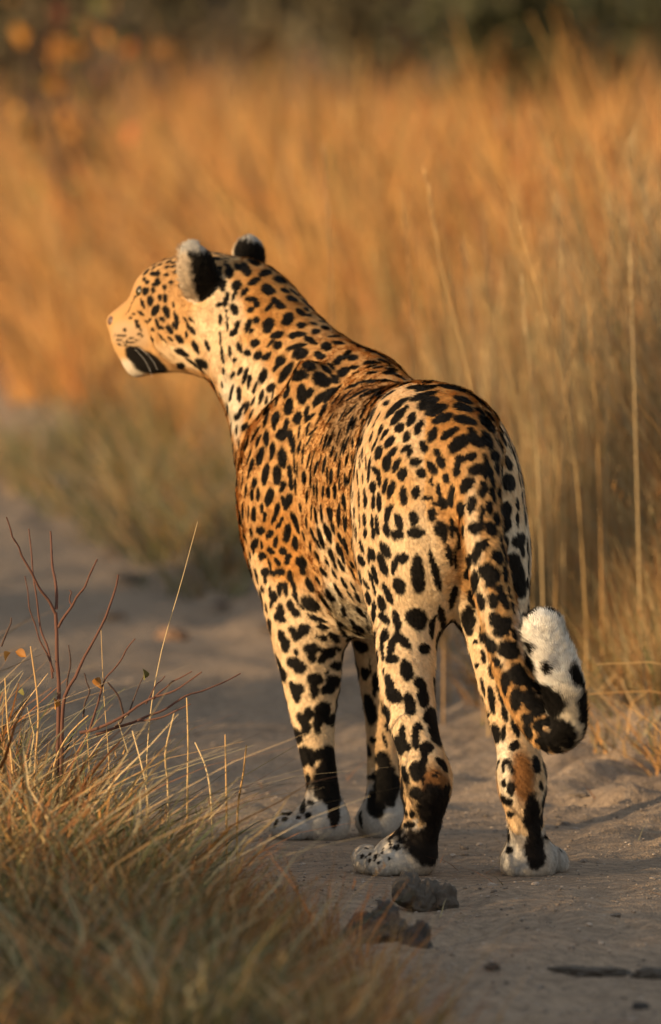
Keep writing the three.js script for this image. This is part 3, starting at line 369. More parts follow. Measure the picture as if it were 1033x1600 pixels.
  [390, 920, 5.739, [115,10,18,18,0, 195,120,45,14,-75, 225,60,40,16,70, 145,175,45,12,80, 550,130,85,50,35, 680,135,70,24,50, 410,80,45,18,60, 450,150,50,10,50, 275,215,70,32,85, 295,270,30,22,0, 240,250,36,20,-80, 370,160,55,26,70, 410,210,40,32,40, 175,340,65,26,88, 600,265,80,20,22, 655,340,50,24,5, 395,380,45,28,45, 485,365,48,44,-45, 430,420,45,35,-20, 285,430,55,30,75, 315,495,60,36,85, 198,475,48,28,70, 600,418,18,16,0, 655,440,36,22,10, 765,440,48,26,35, 415,570,30,18,70, 550,535,60,45,0, 560,610,45,30,85, 715,575,55,40,0, 660,620,50,34,-50, 800,540,26,16,10, 250,650,62,24,70, 395,660,60,44,25, 445,700,55,45,20, 290,765,58,34,75, 170,580,70,10,68, 790,690,46,36,0, 690,750,20,16,0, 590,810,62,50,0, 580,910,65,35,-85, 770,830,55,48,0, 720,890,60,46,-30, 815,920,50,16,88, 265,850,60,14,70, 395,890,60,32,70, 450,890,45,34,80, 420,960,50,32,80, 320,970,65,18,78, 690,1030,50,10,0, 710,60,60,24,60]],
  [400, 1080, 4.304, [210,90,80,18,75, 350,155,40,28,-80, 310,190,40,26,60, 335,245,45,28,-80, 450,140,60,45,-70, 415,225,50,26,-85, 525,190,46,32,-35, 268,300,48,30,70, 310,440,60,34,85, 370,440,55,24,90, 410,425,40,34,0, 500,430,60,45,60, 540,320,20,10,70, 480,560,95,58,-60, 450,650,75,55,80, 520,690,60,36,90, 305,600,42,16,88, 345,600,40,14,88, 328,660,20,12,90, 315,770,45,16,-80, 368,750,20,14,0, 350,832,20,18,0, 285,850,16,12,0, 240,820,28,12,0, 195,855,16,14,0, 130,890,28,10,-65, 185,820,16,8,0, 530,775,38,16,80, 600,730,60,20,80, 760,120,90,32,75, 755,400,40,14,80, 785,325,24,18,30, 865,330,50,10,75, 850,460,46,44,0, 790,575,20,20,0, 750,575,20,14,0, 830,545,30,16,20, 900,600,80,50,30, 800,760,80,50,80, 860,680,70,50,60, 905,720,50,26,85, 700,860,50,10,85]],
  [550, 960, 6.076, [235,410,55,26,85, 292,370,65,12,88, 375,420,55,38,0, 500,440,30,18,80, 520,530,80,56,80, 235,630,75,38,88, 215,720,60,18,85, 350,650,75,34,75, 390,760,80,55,45, 545,850,95,45,80, 650,650,60,44,50, 680,780,85,48,85, 775,970,80,50,65, 320,960,90,50,75, 300,540,30,8,85, 825,370,24,22,0, 118,560,55,36,80, 170,480,80,8,88]],
  [540, 1110, 5.739, [375,150,35,20,85, 510,220,80,30,85, 480,310,80,45,80, 540,330,35,30,0, 650,140,42,30,20, 630,240,100,32,88, 730,330,55,50,0, 705,430,75,28,-85, 770,60,50,50,0, 810,200,110,38,75, 640,535,75,62,80, 525,570,70,26,75, 625,735,52,46,0, 870,480,70,24,55, 800,575,28,18,0, 700,610,40,12,-80, 915,710,50,24,-85, 535,910,30,20,80, 595,920,32,20,-80, 560,1025,44,28,0, 465,1105,26,18,80, 510,1170,32,26,20, 455,1225,30,20,0, 400,1200,30,12,80, 645,845,18,14,0, 690,740,20,16,0, 145,1300,20,14,-60, 175,1310,22,10,60, 215,1285,18,12,-40, 265,1310,28,14,-60, 330,1270,30,10,-70, 295,1360,12,10,0, 215,1345,18,10,80, 190,1240,22,8,30, 235,1195,20,10,0, 395,1325,14,12,0, 310,1170,20,8,0]],
  [690, 940, 4.132, [170,130,75,38,80, 160,320,45,22,70, 220,260,16,14,0, 225,410,16,14,0, 350,120,50,36,60, 400,150,60,45,-80, 380,190,45,25,0, 300,260,65,26,65, 430,310,62,50,30, 270,350,40,14,80, 355,385,40,20,55, 325,450,40,18,75, 490,465,66,45,70, 410,500,48,30,-70, 405,560,35,16,80, 475,625,70,32,-85, 570,630,65,45,70, 640,670,50,40,30, 610,700,35,30,0, 265,550,55,10,80, 320,630,75,18,85, 380,600,55,14,75, 262,690,50,14,85, 405,720,45,18,80, 345,850,55,26,80, 400,850,45,14,-85, 475,790,70,22,75, 550,750,36,30,0, 555,830,50,24,75, 625,795,42,28,80, 685,765,30,28,0, 635,880,40,26,-60, 655,950,60,22,80, 470,930,34,22,-30, 305,720,18,8,80, 575,300,40,24,60, 570,380,70,26,70, 690,435,36,26,70, 700,640,100,45,60, 640,560,50,26,50, 760,810,70,40,20, 790,880,80,45,60, 830,860,35,26,0, 720,930,70,30,65, 880,500,80,26,70, 930,700,110,36,85, 945,860,60,16,85, 790,1020,70,20,10, 560,520,40,26,60]],
  [750, 1160, 6.456, [175,220,50,20,-65, 145,300,70,18,85, 280,190,40,26,30, 240,240,50,18,-85, 320,260,55,22,70, 240,410,40,22,88, 310,460,65,34,85, 330,430,35,34,0, 225,570,40,26,70, 285,600,40,32,0, 300,720,32,28,0, 275,900,30,24,0, 275,970,34,26,0, 285,1085,30,30,0, 575,220,75,34,75, 620,440,45,18,75, 655,720,50,14,80, 680,850,30,16,0, 670,950,40,18,0, 765,1025,18,14,0, 810,1080,20,10,60]],
  [150, 340, 3.443, [315,245,18,10,-40, 270,290,20,8,-50, 305,300,14,12,0, 330,300,16,12,90, 330,345,15,15,0, 257,330,10,10,0, 310,360,16,8,0, 230,385,12,10,0, 265,395,18,16,90, 307,390,14,10,90, 367,375,14,10,90, 342,430,16,9,90, 372,432,20,11,90, 290,447,22,15,90, 250,465,22,8,65, 318,497,28,16,-60, 378,507,28,14,70, 430,540,32,10,75, 415,470,16,8,80, 330,570,25,8,70, 355,545,15,10,45, 350,590,16,8,30, 395,602,22,12,55, 425,585,18,12,50, 447,652,24,14,45, 510,600,28,12,50, 535,697,32,14,65, 460,727,34,14,25, 302,605,10,10,0, 300,655,14,10,50, 355,650,30,6,50, 570,785,34,20,35, 455,800,20,18,0, 540,800,60,8,35, 600,685,24,8,60, 240,515,20,6,30, 215,560,12,8,0, 225,580,12,10,0, 200,520,10,6,0, 185,540,8,8,0, 240,600,14,5,60, 240,630,12,6,0, 155,605,10,8,0, 400,655,16,6,40, 290,550,8,8,0, 270,560,8,6,0, 485,630,14,8,90, 480,550,20,5,50, 510,550,20,5,45, 320,235,30,6,-40, 395,210,30,8,-20, 145,640,60,4,12, 150,665,55,4,12, 155,690,50,4,10, 290,790,75,42,25, 220,745,55,34,30, 195,455,60,3,-58]],
];
// patches of another hair colour, soft edged, the foot blacks with shade painted in: [px, py, half length, half width, turn, colour]
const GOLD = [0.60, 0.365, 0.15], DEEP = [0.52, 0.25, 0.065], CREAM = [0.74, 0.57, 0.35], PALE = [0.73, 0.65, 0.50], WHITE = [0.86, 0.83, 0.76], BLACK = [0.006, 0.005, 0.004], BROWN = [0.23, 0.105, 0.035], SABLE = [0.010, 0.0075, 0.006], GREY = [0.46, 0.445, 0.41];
const PATCHES = [
  [640, 860, 62, 60, 90, CREAM], [655, 930, 50, 38, 100, CREAM], [660, 1010, 80, 45, 95, CREAM], [600, 1000, 110, 30, 88, CREAM], [640, 1120, 90, 50, 85, CREAM],
  [735, 1020, 110, 30, 82, CREAM], [760, 1120, 90, 30, 80, CREAM], [700, 940, 70, 20, 85, CREAM], [785, 1200, 60, 20, 85, PALE],
  [490, 1040, 120, 60, 85, CREAM], [495, 1140, 60, 45, 85, CREAM], [545, 960, 70, 35, 60, PALE], [520, 880, 90, 24, 65, CREAM], [550, 800, 70, 20, 80, CREAM],
  [345, 560, 90, 28, 78, CREAM], [365, 640, 60, 18, 75, PALE], [350, 470, 50, 26, 60, CREAM], [400, 600, 60, 26, 70, CREAM],
  [815, 860, 100, 40, 85, PALE], [800, 740, 80, 40, 70, CREAM],
  [290, 560, 50, 16, 20, CREAM], [200, 580, 24, 16, 20, [0.60, 0.52, 0.40]], [178, 555, 20, 8, 80, PALE], [200, 522, 36, 22, 10, [0.46, 0.31, 0.17]],
  [188, 476, 46, 26, -48, [0.40, 0.235, 0.145]],
  [740, 870, 120, 12, 82, CREAM], [770, 980, 80, 10, 74, CREAM], [715, 640, 60, 40, 20, DEEP], [560, 620, 80, 26, 0, BROWN], [540, 660, 60, 40, -60, [0.34, 0.21, 0.10]], [610, 740, 60, 30, 80, GOLD],
  [440, 850, 70, 40, 80, DEEP], [430, 470, 70, 40, 45, DEEP], [575, 545, 60, 26, 35, DEEP],
  [850, 990, 62, 46, 80, WHITE], [870, 1060, 50, 40, 75, WHITE], [890, 1130, 55, 36, 85, PALE],
  [465, 1290, 55, 36, 10, GREY], [515, 1265, 45, 36, 85, GREY], [595, 1265, 50, 36, 85, GREY], [590, 1340, 50, 40, 0, [0.54, 0.51, 0.45]], [795, 1340, 36, 22, 85, GREY], [875, 1335, 36, 22, 85, GREY],
  [683, 1228, 34, 24, 80, BROWN], [688, 1275, 44, 20, 96, SABLE], [676, 1318, 40, 24, 108, SABLE],  // dark hair behind the feet, its black also holding painted shade
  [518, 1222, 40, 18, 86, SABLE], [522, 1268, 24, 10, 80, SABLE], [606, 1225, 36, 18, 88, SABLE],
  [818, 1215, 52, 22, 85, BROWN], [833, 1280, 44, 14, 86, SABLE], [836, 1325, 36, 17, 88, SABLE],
];
const VIEW = new THREE.Vector3();
function trace(px, py) { // where the line of sight of a pixel meets the body
  const d = rayDir(px, py), l = Math.hypot(...d); d[0] /= l; d[1] /= l; d[2] /= l;
  let t = 14.6;
  for (let i = 0; i < 160 && t < 16.4; i++) { const e = body(EYE.x + d[0] * t, EYE.y + d[1] * t, EYE.z + d[2] * t); if (e < 0.0004) return [EYE.x + d[0] * t, EYE.y + d[1] * t, EYE.z + d[2] * t, d]; t += Math.max(e * 0.85, 0.0005); }
  return null;
}
function gradient(x, y, z, e = 0.0015) { const g = [body(x + e, y, z) - body(x - e, y, z), body(x, y + e, z) - body(x, y - e, z), body(x, y, z + e) - body(x, y, z - e)], l = Math.hypot(...g) || 1; return [g[0] / l, g[1] / l, g[2] / l]; }
function mark(px, py, a, b, deg, color) { // an ellipse on the skin: centre, normal and two axes in the tangent plane, all in metres
  const h = trace(px, py); if (!h) return null;
  const d = h[3], n = gradient(h[0], h[1], h[2]);
  let f = -(n[0] * d[0] + n[1] * d[1] + n[2] * d[2]);
  if (f < 0.5) { const k = 0.5 - f; for (let c = 0; c < 3; c++) n[c] -= d[c] * k; const l = Math.hypot(...n); for (let c = 0; c < 3; c++) n[c] /= l; }
  const t = deg * Math.PI / 180, axis = (x, y) => { const r = rayDir(px + x, py + y), nd = r[0] * n[0] + r[1] * n[1] + r[2] * n[2], nc = (h[0] - EYE.x) * n[0] + (h[1] - EYE.y) * n[1] + (h[2] - EYE.z) * n[2], s = nc / nd; return [EYE.x + r[0] * s - h[0], EYE.y + r[1] * s - h[1], EYE.z + r[2] * s - h[2]]; };
  return ellipse(h, n, axis(Math.cos(t) * a, Math.sin(t) * a), axis(-Math.sin(t) * b, Math.cos(t) * b), color);
}
function ellipse(c, n, U, V, color) {
  const uu = U[0] * U[0] + U[1] * U[1] + U[2] * U[2], vv = V[0] * V[0] + V[1] * V[1] + V[2] * V[2], uv = U[0] * V[0] + U[1] * V[1] + U[2] * V[2], det = uu * vv - uv * uv || 1e-12;
  return { c: [c[0], c[1], c[2]], n, u: [0, 1, 2].map((i) => (U[i] * vv - V[i] * uv) / det), v: [0, 1, 2].map((i) => (V[i] * uu - U[i] * uv) / det), r: Math.sqrt(Math.max(uu, vv)), thick: 0.55 * Math.sqrt(Math.max(uu, vv)) + 0.012, color };
}
function inside(e, x, y, z) { const a = x - e.c[0], b = y - e.c[1], c = z - e.c[2]; if (Math.abs(a * e.n[0] + b * e.n[1] + c * e.n[2]) > e.thick) return 9; const u = a * e.u[0] + b * e.u[1] + c * e.u[2], v = a * e.v[0] + b * e.v[1] + c * e.v[2]; return Math.sqrt(u * u + v * v); }
const BIN = 0.03, bins = new Map(), key = (x, y, z) => Math.floor(x / BIN) + 500 + 1000 * (Math.floor(y / BIN) + 500 + 1000 * (Math.floor(z / BIN) + 500));
function store(e) { const s = e.r * 1.5 + 0.004; for (let x = Math.floor((e.c[0] - s) / BIN); x <= Math.floor((e.c[0] + s) / BIN); x++) for (let y = Math.floor((e.c[1] - s) / BIN); y <= Math.floor((e.c[1] + s) / BIN); y++) for (let z = Math.floor((e.c[2] - s) / BIN); z <= Math.floor((e.c[2] + s) / BIN); z++) { const k = x + 500 + 1000 * (y + 500 + 1000 * (z + 500)); if (!bins.has(k)) bins.set(k, []); bins.get(k).push(e); } }
const spots = [], patches = [];
for (const [ox, oy, s, list] of TILES) for (let i = 0; i < list.length; i += 5) { const e = mark(ox + list[i] / s, oy + list[i + 1] / s, list[i + 2] / s, list[i + 3] / s, list[i + 4]); if (e) { spots.push(e); store(e); } }
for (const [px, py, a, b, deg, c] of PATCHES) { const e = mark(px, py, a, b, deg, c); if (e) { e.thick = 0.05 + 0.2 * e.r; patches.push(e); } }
const mixTo = (c, d, t) => { c[0] += (d[0] - c[0]) * t; c[1] += (d[1] - c[1]) * t; c[2] += (d[2] - c[2]) * t; };
// which way the hair lies
const FLOW = { head: [0.75, -0.25, 0.35], trunk: [0.16, -0.42, 0.9], hindL: [0.05, -1, 0.12], hindR: [0.05, -1, 0.12], foreL: [0.05, -1, 0.1], foreR: [0, -1, 0.1], ear: [0.1, 1, 0.1] };
const TAIL = P.tail.p[0].s;
function tailAt(x, y, z) { let best = 1e9, s = 0, dir = [0, -1, 0]; for (let i = 0; i + 1 < TAIL.length; i++) { const a = TAIL[i], b = TAIL[i + 1], ux = b[0] - a[0], uy = b[1] - a[1], uz = b[2] - a[2], l2 = ux * ux + uy * uy + uz * uz; const h = clamp(((x - a[0]) * ux + (y - a[1]) * uy + (z - a[2]) * uz) / l2), d = Math.hypot(x - a[0] - ux * h, y - a[1] - uy * h, z - a[2] - uz * h); if (d < best) { best = d; s = (i + h) / (TAIL.length - 1); dir = [ux, uy, uz]; } } const l = Math.hypot(...dir); return { s, dir: dir.map((c) => c / l) }; }
function regionAt(x, y, z) { body(x, y, z); let m = 0; for (let i = 1; i < 8; i++) if (ds[i] < ds[m]) m = i; return REGION[m]; }
function coat(x, y, z, n, region) { // hair colour at a point of the skin
  const c = [...GOLD], w = n3(x * 9, y * 9, z * 9) * 0.5 + n3(x * 30, y * 30, z * 30) * 0.25;
  mixTo(c, DEEP, clamp(0.5 + w * 0.9) * (region === 'trunk' || region === 'tail' ? 0.62 : 0.4));
  if (region === 'trunk') mixTo(c, PALE, smooth(1.15, 0.85, Math.hypot((x - 0.09) / 0.11, (y - 0.29) / 0.09, (z + 0.42) / 0.34) + w * 0.2));  // belly hair
  if (region.startsWith('hind') || region.startsWith('fore')) { mixTo(c, CREAM, clamp(0.6 + w * 0.4)); if (y + w * 0.03 < 0.07) mixTo(c, [0.50, 0.46, 0.40], 0.85); }
  if (region === 'head') mixTo(c, [0.44, 0.255, 0.105], clamp(0.65 + w * 0.6));
  if (region === 'tail') { const t = tailAt(x, y, z); mixTo(c, PALE, smooth(0.62, 0.72, t.s) * 0.8); mixTo(c, WHITE, smooth(0.72, 0.8, t.s)); }
  if (region === 'ear') {
    let e = EARS[0], b = 1e9; for (const q of EARS) { const d = Math.hypot(x - q.c[0], y - q.c[1], z - q.c[2]); if (d < b) { b = d; e = q; } }
    const m = e.m, vx = x - e.c[0], vy = y - e.c[1], vz = z - e.c[2], ly = (m[1] * vx + m[5] * vy + m[9] * vz) / e.r[1], lz = (m[2] * vx + m[6] * vy + m[10] * vz) / e.r[2];
    const nl = m[2] * n[0] + m[6] * n[1] + m[10] * n[2];
    mixTo(c, [0.60, 0.50, 0.37], 1); if (nl < -0.6) return c;
    mixTo(c, BLACK, smooth(-0.06, 0.12, lz + n3(x * 80, y * 80, z * 80) * 0.1)); mixTo(c, GREY, smooth(0.58, 0.8, ly + n3(x * 120, y * 120, z * 120) * 0.12)); return c;
  }
  const j = 0.0006, wx = x + n3(x * 70, y * 70, z * 70) * j * 2 + n3(x * 210 + 5, y * 210, z * 210) * j, wy = y + n3(x * 70 + 9, y * 70, z * 70) * j * 2 + n3(x * 210, y * 210 + 7, z * 210) * j, wz = z + n3(x * 70, y * 70 + 4, z * 70) * j * 2;
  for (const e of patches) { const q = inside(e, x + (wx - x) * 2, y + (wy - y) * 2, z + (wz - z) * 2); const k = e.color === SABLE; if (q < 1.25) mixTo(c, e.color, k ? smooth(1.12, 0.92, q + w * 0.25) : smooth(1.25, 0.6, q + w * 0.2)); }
  let near = 9;
  for (const e of bins.get(key(x, y, z)) ?? []) { const q = inside(e, wx, wy, wz); if (q < near) near = q; }
  mixTo(c, BLACK, region === 'head' ? smooth(1.5, 1.15, near) : smooth(1.40, 1.12, near));
  return c;
}
// ---------------------------------------------------------------- leopard: body, unseen markings, fur
const leopard = thing('leopard', [0.12, 0, -0.35], 'spotted golden leopard standing on the dirt track, head turned left', 'leopard');
const skin = bodyMesh(CELL);
const fleece = { head: 0.0062, trunk: 0.0077, hindL: 0.0074, hindR: 0.0074, foreL: 0.0066, foreR: 0.0066, tail: 0.0098, ear: 0.007 };
{
  const pos = skin.attributes.position, nor = skin.attributes.normal, N = pos.count, r = rng(77);
  const region = []; for (let i = 0; i < N; i++) region.push(regionAt(pos.getX(i), pos.getY(i), pos.getZ(i)));
  const seen = (x, y, z, n) => { // not turned away and not behind another part
    const v = [EYE.x - x, EYE.y - y, EYE.z - z], l = Math.hypot(...v), f = (v[0] * n[0] + v[1] * n[1] + v[2] * n[2]) / l; if (f < 0.17) return false;
    let t = 0.012; for (let i = 0; i < 60 && t < 1.2; i++) { const d = body(x + v[0] / l * t + n[0] * 0.004, y + v[1] / l * t + n[1] * 0.004, z + v[2] / l * t + n[2] * 0.004); if (d < 0.0005) return false; t += Math.max(d, 0.004); } return true;
  };
  const flowAt = (x, y, z, n, reg) => {
    let f = FLOW[reg]; if (reg === 'tail') f = tailAt(x, y, z).dir; if (reg === 'trunk' && z < -0.72) f = [0.35, -0.75, 0.5];
    const d = f[0] * n[0] + f[1] * n[1] + f[2] * n[2], t = [f[0] - d * n[0], f[1] - d * n[1], f[2] - d * n[2]], l = Math.hypot(...t) || 1; return t.map((c) => c / l);
  };
  // markings of the far side and of whatever the photograph hides
  for (let k = 0; k < 60000; k++) {
    const i = Math.floor(r() * N), x = pos.getX(i), y = pos.getY(i), z = pos.getZ(i), n = [nor.getX(i), nor.getY(i), nor.getZ(i)], reg = region[i];
    if (reg === 'ear' || y < 0.06) continue;
    const a = reg === 'head' ? 0.0036 : reg === 'trunk' ? 0.0105 : 0.0115, gap = a * (reg === 'head' ? 2.3 : 1.65);
    let ok = true; for (const e of bins.get(key(x, y, z)) ?? []) if (Math.hypot(x - e.c[0], y - e.c[1], z - e.c[2]) < gap + e.r * 0.45) { ok = false; break; }
    if (!ok || (reg === 'head' ? x < -0.27 || y < 0.77 || z > -0.9 : seen(x, y, z, n))) continue;
    const f = flowAt(x, y, z, n, reg), s = [n[1] * f[2] - n[2] * f[1], n[2] * f[0] - n[0] * f[2], n[0] * f[1] - n[1] * f[0]], b = a * (0.6 + r() * 0.25), g = a * (0.85 + r() * 0.5);
    store(ellipse([x, y, z], n, f.map((c) => c * g), s.map((c) => c * b)));
  }
  const col = new Float32Array(N * 3);
  for (let i = 0; i < N; i++) { const c = coat(pos.getX(i), pos.getY(i), pos.getZ(i), [nor.getX(i), nor.getY(i), nor.getZ(i)], region[i]); col.set(c, i * 3); }
  skin.setAttribute('color', new THREE.BufferAttribute(col, 3));
  const hide = new THREE.MeshPhysicalMaterial({ vertexColors: true, roughness: 0.9, specularIntensity: 0.35 });
  const o = leopard.position;
  const bodyGeo = skin.clone().translate(-o.x, -o.y, -o.z);
  part('body', bodyGeo, hide, leopard);
  // fur: locks of three hairs laid along the flow
  const lock = []; const rl = rng(5);
  for (let h = 0; h < 3; h++) { // y runs from root to tip, z is away from the skin
    const w = 0.055, a0 = (h - 1) * 0.16, x0 = (h - 1) * 0.07, l = 0.85 + 0.15 * rl(), p = [], q = [];
    for (let s = 0; s <= 3; s++) { const t = s / 3, wy = w * (1 - t * 0.85), yy = t * l, zz = 0.26 * t - 0.08 * t * t + (h === 1 ? 0.05 * t : 0), xx = x0 + a0 * t * t; p.push(xx - wy, yy, zz, xx + wy, yy, zz); if (s) { const b = s * 2 - 2; q.push(b, b + 1, b + 2, b + 1, b + 3, b + 2); } }
    const g = new THREE.BufferGeometry(); g.setAttribute('position', new THREE.Float32BufferAttribute(p, 3)); g.setIndex(q); g.computeVertexNormals(); lock.push(g);
  }
  const lockGeo = mergeGeometries(lock), idx = skin.index.array, T = idx.length / 3;
  let area = 0; const cum = new Float64Array(T), A = new THREE.Vector3(), B = new THREE.Vector3(), C = new THREE.Vector3();
  for (let t = 0; t < T; t++) { A.fromBufferAttribute(pos, idx[t * 3]); B.fromBufferAttribute(pos, idx[t * 3 + 1]); C.fromBufferAttribute(pos, idx[t * 3 + 2]); area += B.sub(A).cross(C.sub(A)).length() / 2; cum[t] = area; }
  const fur = shade(new THREE.InstancedMesh(lockGeo, new THREE.MeshPhysicalMaterial({ roughness: 0.75, specularIntensity: 0.35 }), FUR));
  fur.name = 'fur'; fur.userData.kind = 'stuff'; leopard.add(fur);
  const m = new THREE.Matrix4(), X = new THREE.Vector3(), Y = new THREE.Vector3(), Z = new THREE.Vector3(), cc = new THREE.Color();
  let made = 0;
  for (let k = 0; k < FUR; k++) {
    const target = (k + r()) / FUR * area; let lo = 0, hi = T - 1; while (lo < hi) { const mid = (lo + hi) >> 1; if (cum[mid] < target) lo = mid + 1; else hi = mid; }
    let u = r(), v = r(); if (u + v > 1) { u = 1 - u; v = 1 - v; }
    const i0 = idx[lo * 3], i1 = idx[lo * 3 + 1], i2 = idx[lo * 3 + 2], bl = (g) => g(i0) * (1 - u - v) + g(i1) * u + g(i2) * v;
    const x = bl((i) => pos.getX(i)), y = bl((i) => pos.getY(i)), z = bl((i) => pos.getZ(i)); Z.set(bl((i) => nor.getX(i)), bl((i) => nor.getY(i)), bl((i) => nor.getZ(i))).normalize();
    if (y < 0.004) continue;
    const n = [Z.x, Z.y, Z.z], reg = region[i0], f = flowAt(x, y, z, n, reg);
    let L = fleece[reg], lift = 0;
    if (reg === 'tail') { const t = tailAt(x, y, z).s; L *= 1 + 0.45 * smooth(0.6, 0.85, t); lift = 0.14 * smooth(0.6, 0.85, t); }
    if (y < 0.05 && reg !== 'tail') L *= 0.85;
    if (reg === 'trunk' && y < 0.36) L *= 1.35;
    if (reg === 'head') { const fwd = smooth(-0.23, -0.31, x); L *= 1 - 0.55 * fwd; }
    if (reg === 'ear') { lift = 0.3; if (x < EARS[0].c[0] + 0.004) L *= 1.7; }
    const wob = n3(x * 22, y * 22, z * 22) * 0.45 + (r() - 0.5) * 0.7;
    Y.set(...f).applyAxisAngle(Z, wob).addScaledVector(Z, lift + (r() - 0.35) * 0.36 + n3(x * 45, y * 45, z * 45) * 0.15).normalize();
    X.crossVectors(Y, Z).normalize(); Z.crossVectors(X, Y);
    const s = L * (0.75 + r() * 0.5);
    m.makeBasis(X, Y, Z).scale(A.set(s, s, s)).setPosition(x - o.x - n[0] * 0.001, y - o.y - n[1] * 0.001, z - o.z - n[2] * 0.001);
    const h = L * 0.5, c = coat(x + Y.x * h, y + Y.y * h, z + Y.z * h, n, reg), b = 0.74 + r() * 0.56;
    fur.setMatrixAt(made, m); fur.setColorAt(made, cc.setRGB(Math.min(1, c[0] * b), Math.min(1, c[1] * b), Math.min(1, c[2] * b))); made++;
  }
  fur.count = made;
  // nose leather, eyes, whiskers
  const rel = (p) => new THREE.Vector3(p[0] - o.x, p[1] - o.y, p[2] - o.z);
  const nose = new THREE.SphereGeometry(1, 20, 14); nose.scale(0.012, 0.011, 0.012); nose.rotateZ(-0.35);
  const np = rel(at(181, 503, -1.03)); part('nose', nose.translate(np.x, np.y, np.z), new THREE.MeshStandardMaterial({ color: new THREE.Color().setRGB(0.13, 0.075, 0.055), roughness: 0.5 }), leopard);
  const eh = trace(221, 456); if (eh) { const e = rel(eh), g = new THREE.SphereGeometry(0.0105, 20, 14); const em = new THREE.MeshPhysicalMaterial({ color: new THREE.Color().setRGB(0.05, 0.04, 0.015), roughness: 0.3 }); part('eye', g.clone().translate(e.x + 0.002, e.y, e.z - 0.0106), em, leopard); let s = 0.16; const R = [0.438, 0, -0.899]; while (s > 0.03 && body(eh[0] + R[0] * s, eh[1], eh[2] + R[2] * s) > 0) s -= 0.002; s -= 0.008; part('eye', g.translate(e.x + R[0] * s, e.y, e.z + R[2] * s), em, leopard); }
  const wm = new THREE.MeshStandardMaterial({ color: new THREE.Color().setRGB(0.85, 0.83, 0.78), roughness: 0.5 });
  for (const [ax, ay, bx, by, cx, cy] of [[207, 543, 230, 560, 238, 590], [212, 541, 236, 552, 246, 578]]) {
    const h = trace(ax, ay); if (!h) continue; const z = h[2];
    const p = [[ax, ay, z - 0.004], [bx, by, z + 0.022], [cx, cy, z + 0.038]].map((q) => rel(at(...q)));
    part('whisker', new THREE.TubeGeometry(new THREE.QuadraticBezierCurve3(...p), 8, 0.00014, 4), wm, leopard);
  }
  console.log('fur', made, 'spots', spots.length, 'area', area.toFixed(3));
}
// ---------------------------------------------------------------- single stalks, twigs, shrubs
const stalkMats = [[0.56, 0.37, 0.15], [0.50, 0.30, 0.11], [0.60, 0.44, 0.22]].map((c) => new THREE.MeshStandardMaterial({ color: new THREE.Color().setRGB(...c), roughness: 0.6 }));
function tube(points, r0, r1, sides = 5, seg = 14) { // tapered
  const c = new THREE.CatmullRomCurve3(points.map((p) => new THREE.Vector3(...p))), g = new THREE.TubeGeometry(c, seg, 1, sides), p = g.attributes.position, v = new THREE.Vector3(), o = new THREE.Vector3();
  for (let i = 0; i <= seg; i++) { c.getPointAt(i / seg, o); for (let j = 0; j <= sides; j++) { const k = i * (sides + 1) + j; v.fromBufferAttribute(p, k).sub(o).multiplyScalar(lerp(r0, r1, i / seg)).add(o); p.setXYZ(k, v.x, v.y, v.z); } }
  g.deleteAttribute('uv'); return g;
}
function stalk(pts, z, r0, r1, seed, label, group, head = true) { // pixel outline at the depth where it stands
  const q = pts.map(([px, py], i) => at(px, py, z + (i / pts.length) * 0.06 * Math.sin(seed)));
  const foot = q[0], gy = groundY(foot[0], foot[2]), r = rng(seed * 7 + 1);
  if (foot[1] > gy + 0.02) q.unshift([foot[0] + (foot[0] - q[1][0]) * 0.15, gy - 0.01, foot[2]]);
  const b = q[0], rel = q.map((p) => [p[0] - b[0], p[1] - b[1], p[2] - b[2]]), o = thing('grass_stalk', b, label, 'grass stalk', group), m = stalkMats[seed % 3];
  part('stem', tube(rel, r0, r1), m, o);
  if (head) { const e = rel[rel.length - 1], d = rel[rel.length - 2], gs = [], l = Math.hypot(e[0] - d[0], e[1] - d[1]) || 1; for (let k = 0; k < 14; k++) { const t = k * 0.009 / l, p = [lerp(e[0], d[0], t), lerp(e[1], d[1], t), lerp(e[2], d[2], t)], a = r() * 6.28, s = 0.7 + r() * 0.6; gs.push(blade([p, [p[0] + Math.cos(a) * 0.003 * s, p[1] + 0.007 * s, p[2] + Math.sin(a) * 0.003 * s], [p[0] + Math.cos(a) * 0.004 * s, p[1] + 0.016 * s, p[2] + Math.sin(a) * 0.004 * s]], 0.0009, r() * 3)); } part('seed_head', mergeGeometries(gs), m, o); }
}
[[760, 800, 735, 600, 690, 420, 664, 270], [752, 800, 722, 560, 690, 330], [775, 850, 748, 600, 722, 380], [793, 900, 770, 600, 752, 330], [815, 900, 805, 640, 788, 400], [850, 1000, 838, 700, 815, 440], [880, 1000, 862, 600, 838, 350], [893, 1000, 868, 560, 850, 350, 862, 255], [905, 1000, 892, 650, 866, 300], [925, 950, 916, 600, 904, 330], [942, 1000, 934, 700, 918, 440], [945, 900, 950, 600, 956, 300], [990, 1000, 1005, 700, 1030, 400], [960, 950, 966, 620, 978, 350], [1000, 950, 992, 640, 984, 380], [645, 560, 640, 420, 628, 300], [700, 600, 690, 430, 672, 300], [520, 520, 515, 380, 506, 230], [1015, 900, 1000, 620, 975, 500]].forEach((a, i) => {
  const pts = []; for (let k = 0; k < a.length; k += 2) pts.push([a[k], a[k + 1]]);
  stalk(pts, -2.3 - (i * 0.37) % 1.7, 0.0016, 0.0007, i + 3, 'tall thin dry golden grass stalk rising behind the leopard', 'tall grass stalks behind the leopard');
});
